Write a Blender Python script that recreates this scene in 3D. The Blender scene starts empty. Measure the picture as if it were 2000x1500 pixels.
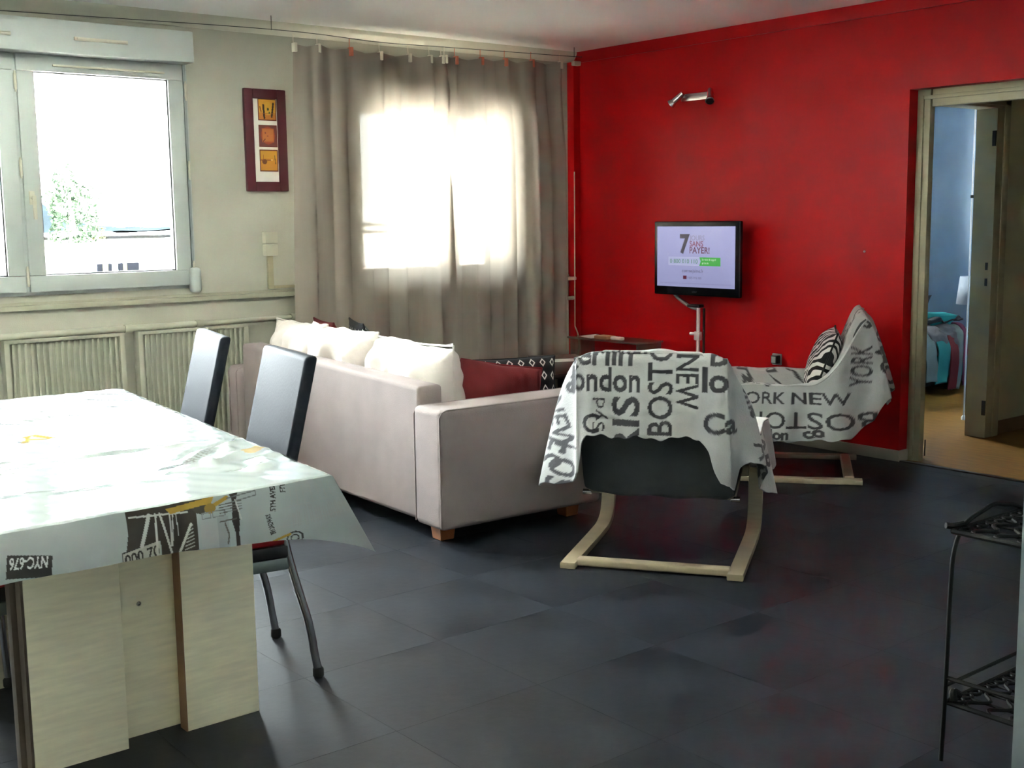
import bpy, bmesh, math, random
import numpy as np
from mathutils import Vector, Matrix, noise as mnoise

S = bpy.context.scene
C = S.collection
R = math.radians
random.seed(7)
rng = np.random.default_rng(7)

# ------------------------------------------------------------------ camera, sky, exposure
CAM = (-5.798, -6.4292, 1.3697)
YAW, PITCH, ROLL, FPX = 0.6810, 0.1373, -0.0130, 2354.4
fw = Vector((math.sin(YAW) * math.cos(PITCH), math.cos(YAW) * math.cos(PITCH), -math.sin(PITCH)))
r0 = Vector((math.cos(YAW), -math.sin(YAW), 0)); u0 = r0.cross(fw)
rr = r0 * math.cos(ROLL) + u0 * math.sin(ROLL); uu = -r0 * math.sin(ROLL) + u0 * math.cos(ROLL)
cd = bpy.data.cameras.new('camera'); cam = bpy.data.objects.new('camera', cd); C.objects.link(cam)
cam.matrix_world = Matrix(((rr.x, uu.x, -fw.x, CAM[0]), (rr.y, uu.y, -fw.y, CAM[1]), (rr.z, uu.z, -fw.z, CAM[2]), (0, 0, 0, 1)))
cd.sensor_width = 36.0; cd.lens = FPX / 2000 * 36.0; cd.clip_start = 0.05; cd.clip_end = 3000
S.camera = cam

X0, Y1 = -6.3, -7.5
SKY = 11.0
wd = bpy.data.worlds.new('overcast_sky'); S.world = wd; wd.use_nodes = True
nt = wd.node_tree; bg = nt.nodes['Background']
bg.inputs['Color'].default_value = (0.90, 0.96, 1.0, 1); bg.inputs['Strength'].default_value = SKY
sun = bpy.data.lights.new('sun', 'SUN'); sun.energy = 100; sun.angle = R(1.5); sun.color = (1.0, 0.96, 0.9)
suno = bpy.data.objects.new('sun', sun); C.objects.link(suno); suno.rotation_euler = (R(38), 0, R(-20))   # added sun high behind the building: street bounce brightens the ceiling, no beam indoors
S.view_settings.view_transform = 'Standard'; S.view_settings.look = 'None'
S.view_settings.gamma = 1.0; S.view_settings.use_curve_mapping = False
EXPO = 3.24
S.view_settings.exposure = EXPO
S.cycles.use_denoising = True
S.cycles.max_bounces = 10; S.cycles.diffuse_bounces = 8; S.cycles.glossy_bounces = 4
S.cycles.transmission_bounces = 6; S.cycles.transparent_max_bounces = 12
S.cycles.caustics_reflective = False; S.cycles.caustics_refractive = False
S.cycles.sample_clamp_indirect = 60.0

def portal(name, x0, x1, z0, z1, y):
    l = bpy.data.lights.new(name, 'AREA'); l.shape = 'RECTANGLE'; l.size = x1 - x0; l.size_y = z1 - z0
    l.cycles.is_portal = True
    o = bpy.data.objects.new(name, l); C.objects.link(o)
    o.location = ((x0 + x1) / 2, y, (z0 + z1) / 2); o.rotation_euler = (R(-90), 0, 0)   # emits towards -y
    return o
portal('window_portal', -5.72, -2.88, 1.0, 2.24, 0.27)
portal('window_portal', -1.86, -0.62, 0.98, 2.1, 0.27)
portal('window_portal', 1.5, 2.5, 0.95, 2.15, 0.27)

# ------------------------------------------------------------------ materials
def mat(name, col, rough=0.5, metal=0.0, spec=0.5, var=0.0, vscale=8.0, bump=0.0, bscale=60.0, coat=0.0, sheen=0.0,
        col2=None, attr=None, stretch=None, bdist=0.004, objvar=0.0, roughvar=0.0):
    m = bpy.data.materials.new(name); m.use_nodes = True
    n = m.node_tree.nodes; l = m.node_tree.links; b = n['Principled BSDF']
    b.inputs['Base Color'].default_value = (*col, 1); b.inputs['Roughness'].default_value = rough
    b.inputs['Metallic'].default_value = metal; b.inputs['Specular IOR Level'].default_value = spec
    b.inputs['Coat Weight'].default_value = coat; b.inputs['Coat Roughness'].default_value = 0.05
    if sheen: b.inputs['Sheen Weight'].default_value = sheen
    tc = n.new('ShaderNodeTexCoord'); src = tc.outputs['Object']
    if stretch:
        mp = n.new('ShaderNodeMapping'); mp.inputs['Scale'].default_value = stretch
        l.new(src, mp.inputs['Vector']); src = mp.outputs['Vector']
    cs = None
    if attr:
        a = n.new('ShaderNodeVertexColor'); a.layer_name = attr; cs = a.outputs['Color']
    if var or col2:
        t = n.new('ShaderNodeTexNoise'); t.inputs['Scale'].default_value = vscale; t.inputs['Detail'].default_value = 5
        l.new(src, t.inputs['Vector'])
        rp = n.new('ShaderNodeMapRange'); rp.inputs['From Min'].default_value = 0.3; rp.inputs['From Max'].default_value = 0.7
        l.new(t.outputs['Fac'], rp.inputs['Value'])
        mx = n.new('ShaderNodeMix'); mx.data_type = 'RGBA'
        l.new(rp.outputs['Result'], mx.inputs['Factor'])
        if cs is None:
            c2 = col2 or tuple(c * (1 + var) for c in col)
            mx.inputs['A'].default_value = (*[c * (1 - var) for c in col], 1); mx.inputs['B'].default_value = (*c2, 1)
        else:
            mx.blend_type = 'MULTIPLY'; mx.inputs['B'].default_value = (1 - var, 1 - var, 1 - var, 1); l.new(cs, mx.inputs['A'])
        cs = mx.outputs['Result']
        if roughvar:
            ra = n.new('ShaderNodeMapRange'); ra.inputs['To Min'].default_value = rough - roughvar; ra.inputs['To Max'].default_value = rough + roughvar
            l.new(t.outputs['Fac'], ra.inputs['Value']); l.new(ra.outputs['Result'], b.inputs['Roughness'])
    if objvar:
        oi = n.new('ShaderNodeObjectInfo')
        mr = n.new('ShaderNodeMapRange'); mr.inputs['To Min'].default_value = 1 - objvar; mr.inputs['To Max'].default_value = 1 + objvar
        l.new(oi.outputs['Random'], mr.inputs['Value'])
        h = n.new('ShaderNodeVectorMath'); h.operation = 'SCALE'
        if cs is None: h.inputs[0].default_value = col
        else: l.new(cs, h.inputs[0])
        l.new(mr.outputs['Result'], h.inputs['Scale']); cs = h.outputs['Vector']
    if cs is not None: l.new(cs, b.inputs['Base Color'])
    if bump:
        t2 = n.new('ShaderNodeTexNoise'); t2.inputs['Scale'].default_value = bscale; t2.inputs['Detail'].default_value = 4
        l.new(src, t2.inputs['Vector'])
        bp = n.new('ShaderNodeBump'); bp.inputs['Strength'].default_value = bump; bp.inputs['Distance'].default_value = bdist
        l.new(t2.outputs['Fac'], bp.inputs['Height']); l.new(bp.outputs['Normal'], b.inputs['Normal'])
    return m

M = {}
M['wall'] = mat('cream_wallpaper', (0.395, 0.385, 0.318), 0.85, var=0.04, vscale=3, bump=0.25, bscale=160)
M['red'] = mat('glossy_red_paint', (0.43, 0.004, 0.006), 0.40, spec=0.18, var=0.05, vscale=1.6, bump=0.10, bscale=90, roughvar=0.05)
M['ceil'] = mat('ceiling_paint', (0.92, 0.94, 0.92), 0.5, spec=0.6, var=0.02, vscale=2)
M['cornice'] = mat('cornice_paint', (0.46, 0.46, 0.38), 0.30, var=0.06, vscale=6)
M['floor_base'] = mat('floor_joint', (0.016, 0.017, 0.020), 0.6, spec=0.2)
M['tile'] = mat('slate_vinyl', (0.0120, 0.0140, 0.0185), 0.42, spec=0.20, var=0.45, vscale=3.2, bump=0.12, bscale=30, objvar=0.08, roughvar=0.10)
M['wood_floor'] = mat('oak_laminate', (0.20, 0.095, 0.018), 0.5, spec=0.12, var=0.2, vscale=6, stretch=(6, 1, 1))
M['skirt'] = mat('skirting', (0.42, 0.38, 0.30), 0.5, var=0.05)
M['skirt_brown'] = mat('brown_skirting', (0.16, 0.08, 0.035), 0.5, var=0.1)
M['frame_cream'] = mat('cream_gloss', (0.34, 0.305, 0.195), 0.42, var=0.04)
M['rail'] = mat('rail_paint', (0.33, 0.32, 0.24), 0.5)
M['hall'] = mat('hall_wall', (0.50, 0.48, 0.31), 0.8, var=0.04)
M['blue'] = mat('blue_wall', (0.19, 0.275, 0.385), 0.5, var=0.14, vscale=2.2)
M['pvc'] = mat('white_pvc', (0.36, 0.39, 0.37), 0.38)
M['pvc_warm'] = mat('aged_cream_plastic', (0.44, 0.425, 0.33), 0.45)
M['seal'] = mat('grey_gasket', (0.06, 0.06, 0.065), 0.6)
M['rad'] = mat('radiator_enamel', (0.34, 0.335, 0.265), 0.45, var=0.04)
M['rad_back'] = mat('radiator_recess', (0.30, 0.30, 0.235), 0.6)
M['sofa'] = mat('sofa_suede', (0.240, 0.194, 0.188), 0.9, var=0.06, vscale=7, bump=0.3, bscale=220)
M['cush'] = mat('cream_cotton', (0.62, 0.565, 0.53), 0.9, var=0.05, vscale=9, bump=0.5, bscale=14, bdist=0.012, sheen=0.15)
M['redfab'] = mat('red_fabric', (0.12, 0.004, 0.006), 0.9, var=0.1, bump=0.3, bscale=180)
M['leather'] = mat('black_leatherette', (0.020, 0.023, 0.030), 0.55, spec=0.055, bump=0.08, bscale=120)
M['redleather'] = mat('red_leatherette', (0.30, 0.008, 0.012), 0.4, bump=0.08, bscale=120)
M['chrome'] = mat('brushed_chrome', (0.60, 0.60, 0.62), 0.25, metal=1.0)
M['steel'] = mat('grey_steel', (0.26, 0.30, 0.30), 0.4, metal=0.7)
M['black'] = mat('black_plastic', (0.012, 0.012, 0.014), 0.35)
M['gloss_black'] = mat('gloss_black', (0.008, 0.009, 0.012), 0.12)
M['rubber'] = mat('rubber', (0.012, 0.012, 0.012), 0.7)
M['iron'] = mat('wrought_iron', (0.007, 0.007, 0.006), 0.6, spec=0.12, bump=0.2, bscale=90)
M['birch'] = mat('birch_veneer', (0.36, 0.29, 0.195), 0.45, var=0.08, vscale=12, stretch=(1, 1, 8))
M['pad'] = mat('dark_cushion_fabric', (0.045, 0.049, 0.050), 0.95, var=0.15, bump=0.4, bscale=160)
M['oakleg'] = mat('orange_wood', (0.30, 0.10, 0.030), 0.4, var=0.15, vscale=10, stretch=(1, 1, 0.2))
M['ply'] = mat('pale_oak_laminate', (0.88, 0.83, 0.63), 0.5, var=0.07, vscale=14, stretch=(0.7, 1, 6))
M['plyedge'] = mat('brown_board_edge', (0.20, 0.105, 0.045), 0.55, var=0.15)
M['darkedge'] = mat('dark_board_edge', (0.10, 0.075, 0.055), 0.55, var=0.15)
M['maroon'] = mat('maroon_wood', (0.075, 0.010, 0.016), 0.4, var=0.15)
M['paper'] = mat('white_paper', (0.72, 0.71, 0.66), 0.8)
M['cardboard'] = mat('brown_card', (0.36, 0.17, 0.085), 0.7)
M['bookcover'] = mat('dark_brown_cover', (0.10, 0.055, 0.040), 0.6)
M['darkwood'] = mat('dark_wood', (0.030, 0.020, 0.016), 0.3, var=0.2)
M['whitemetal'] = mat('white_metal', (0.66, 0.66, 0.66), 0.35, metal=0.35)
M['clipc'] = mat('cream_clip', (0.62, 0.58, 0.46), 0.5)
M['clipr'] = mat('coral_clip', (0.55, 0.16, 0.09), 0.5)
M['teal'] = mat('teal_cotton', (0.006, 0.20, 0.20), 0.85, var=0.12, bump=0.3, bscale=30)
M['teal_d'] = mat('deep_teal_cotton', (0.010, 0.16, 0.15), 0.85, var=0.12, bump=0.3, bscale=30)
M['greyknit'] = mat('grey_knit', (0.085, 0.08, 0.085), 0.95, var=0.25, vscale=14, bump=0.5, bscale=40)
M['blackknit'] = mat('black_cloth', (0.014, 0.013, 0.015), 0.95, bump=0.5, bscale=40)
M['magenta'] = mat('magenta_cloth', (0.13, 0.015, 0.05), 0.9, var=0.2)
M['lightcloth'] = mat('pale_cloth', (0.13, 0.16, 0.15), 0.9, var=0.15)
M['yellowcloth'] = mat('lemon_cloth', (0.30, 0.30, 0.15), 0.9)
M['shade'] = mat('white_lampshade', (0.42, 0.45, 0.50), 0.8)
M['print'] = mat('printed_paper', (1, 1, 1), 0.55, attr='Col')
M['blanket'] = mat('printed_fleece', (1, 1, 1), 0.95, attr='Col', var=0.10, vscale=10, bump=0.4, bscale=150, sheen=0.2)
M['oilcloth'] = mat('printed_oilcloth', (1, 1, 1), 0.055, attr='Col', spec=0.45, bump=0.04, bscale=40, bdist=0.003)
M['leaf'] = mat('foliage', (0.014, 0.021, 0.0135), 0.8, spec=0.0, var=0.5, vscale=2.0)
M['leaf2'] = mat('yellow_foliage', (0.013, 0.014, 0.007), 0.8, spec=0.0, var=0.4, vscale=2.0)
M['hill'] = mat('distant_wood', (0.0022, 0.0031, 0.0038), 0.9, spec=0.0, var=0.35, vscale=0.06)
M['bark'] = mat('bark', (0.12, 0.10, 0.08), 0.9, spec=0.0)
M['render_white'] = mat('white_render', (0.72, 0.72, 0.72), 0.8)
M['purple'] = mat('purple_sign', (0.0075, 0.0048, 0.008), 0.6, spec=0.0)
M['bluesign'] = mat('blue_sign', (0.007, 0.0085, 0.012), 0.6, spec=0.0)
M['darkwin'] = mat('dark_window', (0.0008, 0.0009, 0.0012), 0.3, spec=0.0)
M['ochre'] = mat('ochre_pillar', (0.010, 0.009, 0.005), 0.7, spec=0.0)
M['asphalt'] = mat('pale_tarmac', (0.58, 0.57, 0.54), 0.9)
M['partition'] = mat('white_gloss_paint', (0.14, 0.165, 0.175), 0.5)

def glass_mat():
    m = bpy.data.materials.new('window_glass'); m.use_nodes = True
    n = m.node_tree.nodes; l = m.node_tree.links; n.remove(n['Principled BSDF'])
    t = n.new('ShaderNodeBsdfTransparent'); t.inputs['Color'].default_value = (0.96, 0.98, 0.97, 1)
    g = n.new('ShaderNodeBsdfGlossy'); g.inputs['Roughness'].default_value = 0.02
    f = n.new('ShaderNodeFresnel'); f.inputs['IOR'].default_value = 1.45
    x = n.new('ShaderNodeMixShader'); l.new(f.outputs[0], x.inputs[0]); l.new(t.outputs[0], x.inputs[1]); l.new(g.outputs[0], x.inputs[2])
    l.new(x.outputs[0], n['Material Output'].inputs['Surface']); return m
M['glass'] = glass_mat()

def smoke_mat():
    m = bpy.data.materials.new('smoked_glass'); m.use_nodes = True
    n = m.node_tree.nodes; l = m.node_tree.links; p = n['Principled BSDF']
    p.inputs['Base Color'].default_value = (.36, .33, .29, 1); p.inputs['Roughness'].default_value = .08
    t = n.new('ShaderNodeBsdfTransparent'); t.inputs['Color'].default_value = (.80, .76, .72, 1)
    x = n.new('ShaderNodeMixShader'); x.inputs[0].default_value = .60; l.new(p.outputs[0], x.inputs[1]); l.new(t.outputs[0], x.inputs[2])
    l.new(x.outputs[0], n['Material Output'].inputs['Surface']); return m
M['smoke'] = smoke_mat()
def curtain_mat():
    m = bpy.data.materials.new('taupe_voile'); m.use_nodes = True
    n = m.node_tree.nodes; l = m.node_tree.links; n.remove(n['Principled BSDF'])
    tc = n.new('ShaderNodeTexCoord')
    w = n.new('ShaderNodeTexNoise'); w.inputs['Scale'].default_value = 5; w.inputs['Detail'].default_value = 3
    mp = n.new('ShaderNodeMapping'); mp.inputs['Scale'].default_value = (4, 1, 0.4)
    l.new(tc.outputs['Object'], mp.inputs['Vector']); l.new(mp.outputs['Vector'], w.inputs['Vector'])
    mx = n.new('ShaderNodeMix'); mx.data_type = 'RGBA'; l.new(w.outputs['Fac'], mx.inputs['Factor'])
    mx.inputs['A'].default_value = (0.265, 0.23, 0.19, 1); mx.inputs['B'].default_value = (0.325, 0.283, 0.24, 1)
    d = n.new('ShaderNodeBsdfDiffuse'); l.new(mx.outputs['Result'], d.inputs['Color'])
    t = n.new('ShaderNodeBsdfTranslucent'); l.new(mx.outputs['Result'], t.inputs['Color'])
    p = n.new('ShaderNodeBsdfTransparent'); p.inputs['Color'].default_value = (1.0, 0.97, 0.93, 1)
    a = n.new('ShaderNodeMixShader'); a.inputs[0].default_value = 0.15
    l.new(d.outputs[0], a.inputs[1]); l.new(t.outputs[0], a.inputs[2])
    b = n.new('ShaderNodeMixShader'); b.inputs[0].default_value = 0.006
    l.new(a.outputs[0], b.inputs[1]); l.new(p.outputs[0], b.inputs[2])
    l.new(b.outputs[0], n['Material Output'].inputs['Surface']); return m
M['curtain'] = curtain_mat()

def pattern_mat(name, kind):
    m = bpy.data.materials.new(name); m.use_nodes = True
    n = m.node_tree.nodes; l = m.node_tree.links; b = n['Principled BSDF']; b.inputs['Roughness'].default_value = 0.9
    tc = n.new('ShaderNodeTexCoord'); sp = n.new('ShaderNodeSeparateXYZ'); l.new(tc.outputs['UV'], sp.inputs[0])
    def mth(op, a, bb=None):
        q = n.new('ShaderNodeMath'); q.operation = op
        for i, v in enumerate((a, bb)):
            if v is None: continue
            if isinstance(v, (int, float)): q.inputs[i].default_value = v
            else: l.new(v, q.inputs[i])
        return q.outputs[0]
    cr = n.new('ShaderNodeValToRGB'); cr.color_ramp.interpolation = 'LINEAR'
    e = cr.color_ramp.elements
    if kind == 'diamond':
        fx = mth('ABSOLUTE', mth('SUBTRACT', mth('FRACT', mth('MULTIPLY', sp.outputs[0], 17.0)), 0.5))
        fy = mth('ABSOLUTE', mth('SUBTRACT', mth('FRACT', mth('MULTIPLY', sp.outputs[1], 15.0)), 0.5))
        dd = mth('ADD', mth('MULTIPLY', fx, 1.15), fy)
        dist = mth('ABSOLUTE', mth('SUBTRACT', dd, 0.27))
        l.new(dist, cr.inputs[0])
        e[0].position = 0.055; e[0].color = (0.50, 0.48, 0.44, 1); e[1].position = 0.085; e[1].color = (0.010, 0.010, 0.012, 1)
    else:
        w = n.new('ShaderNodeTexWave'); w.wave_type = 'BANDS'; w.bands_direction = 'DIAGONAL'
        w.inputs['Scale'].default_value = 11.5; w.inputs['Distortion'].default_value = 7.0; w.inputs['Detail'].default_value = 1.0
        w.inputs['Detail Scale'].default_value = 0.9
        l.new(tc.outputs['UV'], w.inputs['Vector']); l.new(w.outputs['Fac'], cr.inputs[0])
        e[0].position = 0.46; e[0].color = (0.010, 0.010, 0.011, 1); e[1].position = 0.54; e[1].color = (0.62, 0.59, 0.56, 1)
    l.new(cr.outputs[0], b.inputs['Base Color']); return m
M['diamond'] = pattern_mat('black_diamond_print', 'diamond'); M['zebra'] = pattern_mat('zebra_print', 'zebra')

def screen_mat():
    m = bpy.data.materials.new('lit_screen'); m.use_nodes = True
    n = m.node_tree.nodes; l = m.node_tree.links; b = n['Principled BSDF']
    b.inputs['Base Color'].default_value = (0.01, 0.01, 0.012, 1); b.inputs['Roughness'].default_value = 0.12
    a = n.new('ShaderNodeVertexColor'); a.layer_name = 'Col'
    l.new(a.outputs['Color'], b.inputs['Emission Color']); b.inputs['Emission Strength'].default_value = 1.15 / 2 ** EXPO
    return m
M['screen'] = screen_mat()

# ------------------------------------------------------------------ object helpers
def thing(name, label, cat, loc=(0, 0, 0), rotz=0.0, group=None):
    o = bpy.data.objects.new(name, None); C.objects.link(o); o.location = loc; o.rotation_euler = (0, 0, rotz)
    o.empty_display_size = 0.05
    o['label'] = label; o['category'] = cat
    if group: o['group'] = group
    return o
def tag(o, label, cat, group=None):
    o['label'] = label; o['category'] = cat
    if group: o['group'] = group
    return o
def relabel(o, label): o['label'] = label
def root_of(o):
    while o.parent: o = o.parent
    return o
def dup(root, loc, rotz, label):
    r = root.copy(); C.objects.link(r); r.location = loc; r.rotation_euler = (0, 0, rotz); r['label'] = label
    for ch in list(root.children):
        c = ch.copy(); C.objects.link(c); c.parent = r
        for g in list(ch.children):
            d = g.copy(); C.objects.link(d); d.parent = c
    return r
def struct(o): o['kind'] = 'structure'; return o

class MB:
    """collects shapes, then links them as ONE mesh object"""
    def __init__(s): s.v = []; s.f = []; s.c = []; s.uv = []; s.hascol = False; s.hasuv = False; s.smooth = []; s.mi = []; s.nv = 0
    def raw(s, v, f, col=None, uv=None, smooth=True, mi=0):
        v = np.asarray(v, float).reshape(-1, 3); b = s.nv; s.v.append(v); s.nv += len(v)
        f = [tuple(int(i) + b for i in q) for q in f]
        s.f += f; s.smooth += [smooth] * len(f); s.mi += [mi] * len(f)
        if col is not None: s.hascol = True; s.c.append(np.asarray(col, float).reshape(-1, 3))
        else: s.c.append(np.ones((len(v), 3)))
        if uv is not None: s.hasuv = True; s.uv.append(np.asarray(uv, float).reshape(-1, 2))
        else: s.uv.append(np.zeros((len(v), 2)))
        return s
    def grid(s, P, col=None, uv=None, closeu=False, closev=False, mi=0):
        P = np.asarray(P, float); a, b = P.shape[:2]; f = []
        for i in range(a if closeu else a - 1):
            i2 = (i + 1) % a
            for j in range(b if closev else b - 1):
                j2 = (j + 1) % b
                f.append((i * b + j, i2 * b + j, i2 * b + j2, i * b + j2))
        return s.raw(P, f, col, uv, True, mi)
    def bm(s, bm, smooth=False, mi=0):
        bm.verts.index_update()
        s.raw([v.co[:] for v in bm.verts], [[v.index for v in f.verts] for f in bm.faces], smooth=smooth, mi=mi); bm.free(); return s
    def box(s, x0, x1, y0, y1, z0, z1, bev=0.0, seg=2, mi=0, smooth=None, xf=None):
        bm = bmesh.new(); bmesh.ops.create_cube(bm, size=1.0)
        for v in bm.verts:
            v.co = Vector(((x0 + x1) / 2 + v.co.x * (x1 - x0), (y0 + y1) / 2 + v.co.y * (y1 - y0), (z0 + z1) / 2 + v.co.z * (z1 - z0)))
        if bev > 0: bmesh.ops.bevel(bm, geom=list(bm.edges), offset=bev, segments=seg, profile=0.6, affect='EDGES')
        if xf:
            for v in bm.verts: v.co = Vector(xf(v.co))
        return s.bm(bm, smooth=(bev > 0) if smooth is None else smooth, mi=mi)
    def tube(s, pts, rad, seg=10, cap=True, mi=0):
        pts = [Vector(p) for p in pts]; n = len(pts); rads = rad if isinstance(rad, (list, tuple)) else [rad] * n
        t0 = (pts[1] - pts[0]).normalized(); ref = Vector((0, 0, 1)) if abs(t0.z) < 0.9 else Vector((1, 0, 0))
        nrm = t0.cross(ref).normalized(); P = np.zeros((n, seg, 3))
        for i, p in enumerate(pts):
            t = (pts[min(i + 1, n - 1)] - pts[max(i - 1, 0)]).normalized()
            nrm = (nrm - t * nrm.dot(t)).normalized(); bn = t.cross(nrm)
            for k in range(seg):
                a = 2 * math.pi * k / seg; P[i, k] = p + (nrm * math.cos(a) + bn * math.sin(a)) * rads[i]
        b = s.nv; s.grid(P, closev=True, mi=mi)
        if cap:
            s.f.append(tuple(b + k for k in range(seg))[::-1]); s.f.append(tuple(b + (n - 1) * seg + k for k in range(seg)))
            s.smooth += [False, False]; s.mi += [mi, mi]
        return s
    def strip(s, pts, width_vec, thick, mi=0):
        """flat bent strip: pts polyline, width along width_vec, thickness normal to both"""
        pts = [Vector(p) for p in pts]; w = Vector(width_vec); n = len(pts); P = np.zeros((n, 8, 3)); b0 = s.nv
        for i, p in enumerate(pts):
            t = (pts[min(i + 1, n - 1)] - pts[max(i - 1, 0)]).normalized(); nn = t.cross(w.normalized()).normalized() * thick / 2
            h = w / 2; e = 0.86
            ring = [p - h * 1 - nn * .6, p - h * .94 - nn, p + h * .94 - nn, p + h - nn * .6, p + h + nn * .6, p + h * .94 + nn, p - h * .94 + nn, p - h + nn * .6]
            for k, q in enumerate(ring): P[i, k] = q
        s.grid(P, closev=True, mi=mi)
        s.f.append(tuple(b0 + k for k in range(8))); s.f.append(tuple(b0 + (n - 1) * 8 + k for k in range(8))[::-1])
        s.smooth += [False, False]; s.mi += [mi, mi]; return s
    def lathe(s, prof, cx=0, cy=0, seg=20, mi=0):
        P = np.zeros((len(prof), seg, 3))
        for i, (r, z) in enumerate(prof):
            for k in range(seg):
                a = 2 * math.pi * k / seg; P[i, k] = (cx + r * math.cos(a), cy + r * math.sin(a), z)
        b = s.nv; n = len(prof); s.grid(P, closev=True, mi=mi)
        s.f.append(tuple(b + k for k in range(seg))[::-1]); s.f.append(tuple(b + (n - 1) * seg + k for k in range(seg)))
        s.smooth += [False, False]; s.mi += [mi, mi]; return s
    def build(s, name, mats, parent=None, local=False, label=None, sharp=40, loc=None):
        V = np.concatenate(s.v)
        if parent is not None and not local:
            r = root_of(parent); a = r.rotation_euler.z; l = np.array(r.location)
            V = V - l; ca, sa = math.cos(-a), math.sin(-a)
            V = np.stack([V[:, 0] * ca - V[:, 1] * sa, V[:, 0] * sa + V[:, 1] * ca, V[:, 2]], 1)
        if loc is not None: V = V - np.array(loc)
        me = bpy.data.meshes.new(name); me.from_pydata(V.tolist(), [], s.f)
        me.polygons.foreach_set('use_smooth', s.smooth); me.polygons.foreach_set('material_index', s.mi)
        mats = mats if isinstance(mats, (list, tuple)) else [mats]
        for m in mats: me.materials.append(m)
        if s.hascol:
            a = me.color_attributes.new('Col', 'FLOAT_COLOR', 'POINT'); c = np.concatenate(s.c)
            a.data.foreach_set('color', np.concatenate([c, np.ones((len(c), 1))], 1).astype(np.float32).ravel())
        if s.hasuv:
            u = me.uv_layers.new(name='UVMap'); uv = np.concatenate(s.uv)
            li = np.zeros(len(me.loops), np.int32); me.loops.foreach_get('vertex_index', li)
            u.data.foreach_set('uv', uv[li].astype(np.float32).ravel())
        me.validate(); me.update()
        if any(s.smooth): me.set_sharp_from_angle(angle=R(sharp))
        o = bpy.data.objects.new(name, me); C.objects.link(o)
        if parent is not None: o.parent = parent
        if loc is not None: o.location = loc
        if label: o['label'] = label
        return o
def fixn(o):
    bm = bmesh.new(); bm.from_mesh(o.data); bmesh.ops.recalc_face_normals(bm, faces=list(bm.faces)); bm.to_mesh(o.data); bm.free(); return o
def spline(pts, n=8):
    """Catmull-Rom through the points"""
    p = [np.array(q, float) for q in pts]; p = [2 * p[0] - p[1]] + p + [2 * p[-1] - p[-2]]; out = []
    for i in range(1, len(p) - 2):
        for k in range(n):
            t = k / n
            out.append(0.5 * ((2 * p[i]) + (-p[i - 1] + p[i + 1]) * t + (2 * p[i - 1] - 5 * p[i] + 4 * p[i + 1] - p[i + 2]) * t * t + (-p[i - 1] + 3 * p[i] - 3 * p[i + 1] + p[i + 2]) * t ** 3))
    out.append(p[-2]); return out
def sstep(a, b, x):
    t = np.clip((np.asarray(x, float) - a) / (b - a), 0, 1); return t * t * (3 - 2 * t)

# ------------------------------------------------------------------ lettering and painted print
_gl = {}
def glyphs(s, bold):
    k = (s, bold)
    if k in _gl: return _gl[k]
    cu = bpy.data.curves.new('lettering', 'FONT'); cu.body = s; cu.size = 1.0; cu.offset = bold; cu.resolution_u = 3
    o = bpy.data.objects.new('lettering', cu); C.objects.link(o)
    dg = bpy.context.evaluated_depsgraph_get(); dg.update()
    me = bpy.data.meshes.new_from_object(o.evaluated_get(dg)); me.calc_loop_triangles()
    co = np.array([v.co[:2] for v in me.vertices]).reshape(-1, 2); tr = np.array([t.vertices[:] for t in me.loop_triangles]).reshape(-1, 3)
    bpy.data.meshes.remove(me); bpy.data.objects.remove(o); bpy.data.curves.remove(cu)
    cap = 0.70
    T = co[tr] / cap if len(tr) else np.zeros((0, 3, 2))
    w = T[..., 0].max() if len(T) else 0.3; x0 = T[..., 0].min() if len(T) else 0
    T = T - np.array([x0, 0]) if len(T) else T
    _gl[k] = (T, w - x0); return _gl[k]
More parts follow.
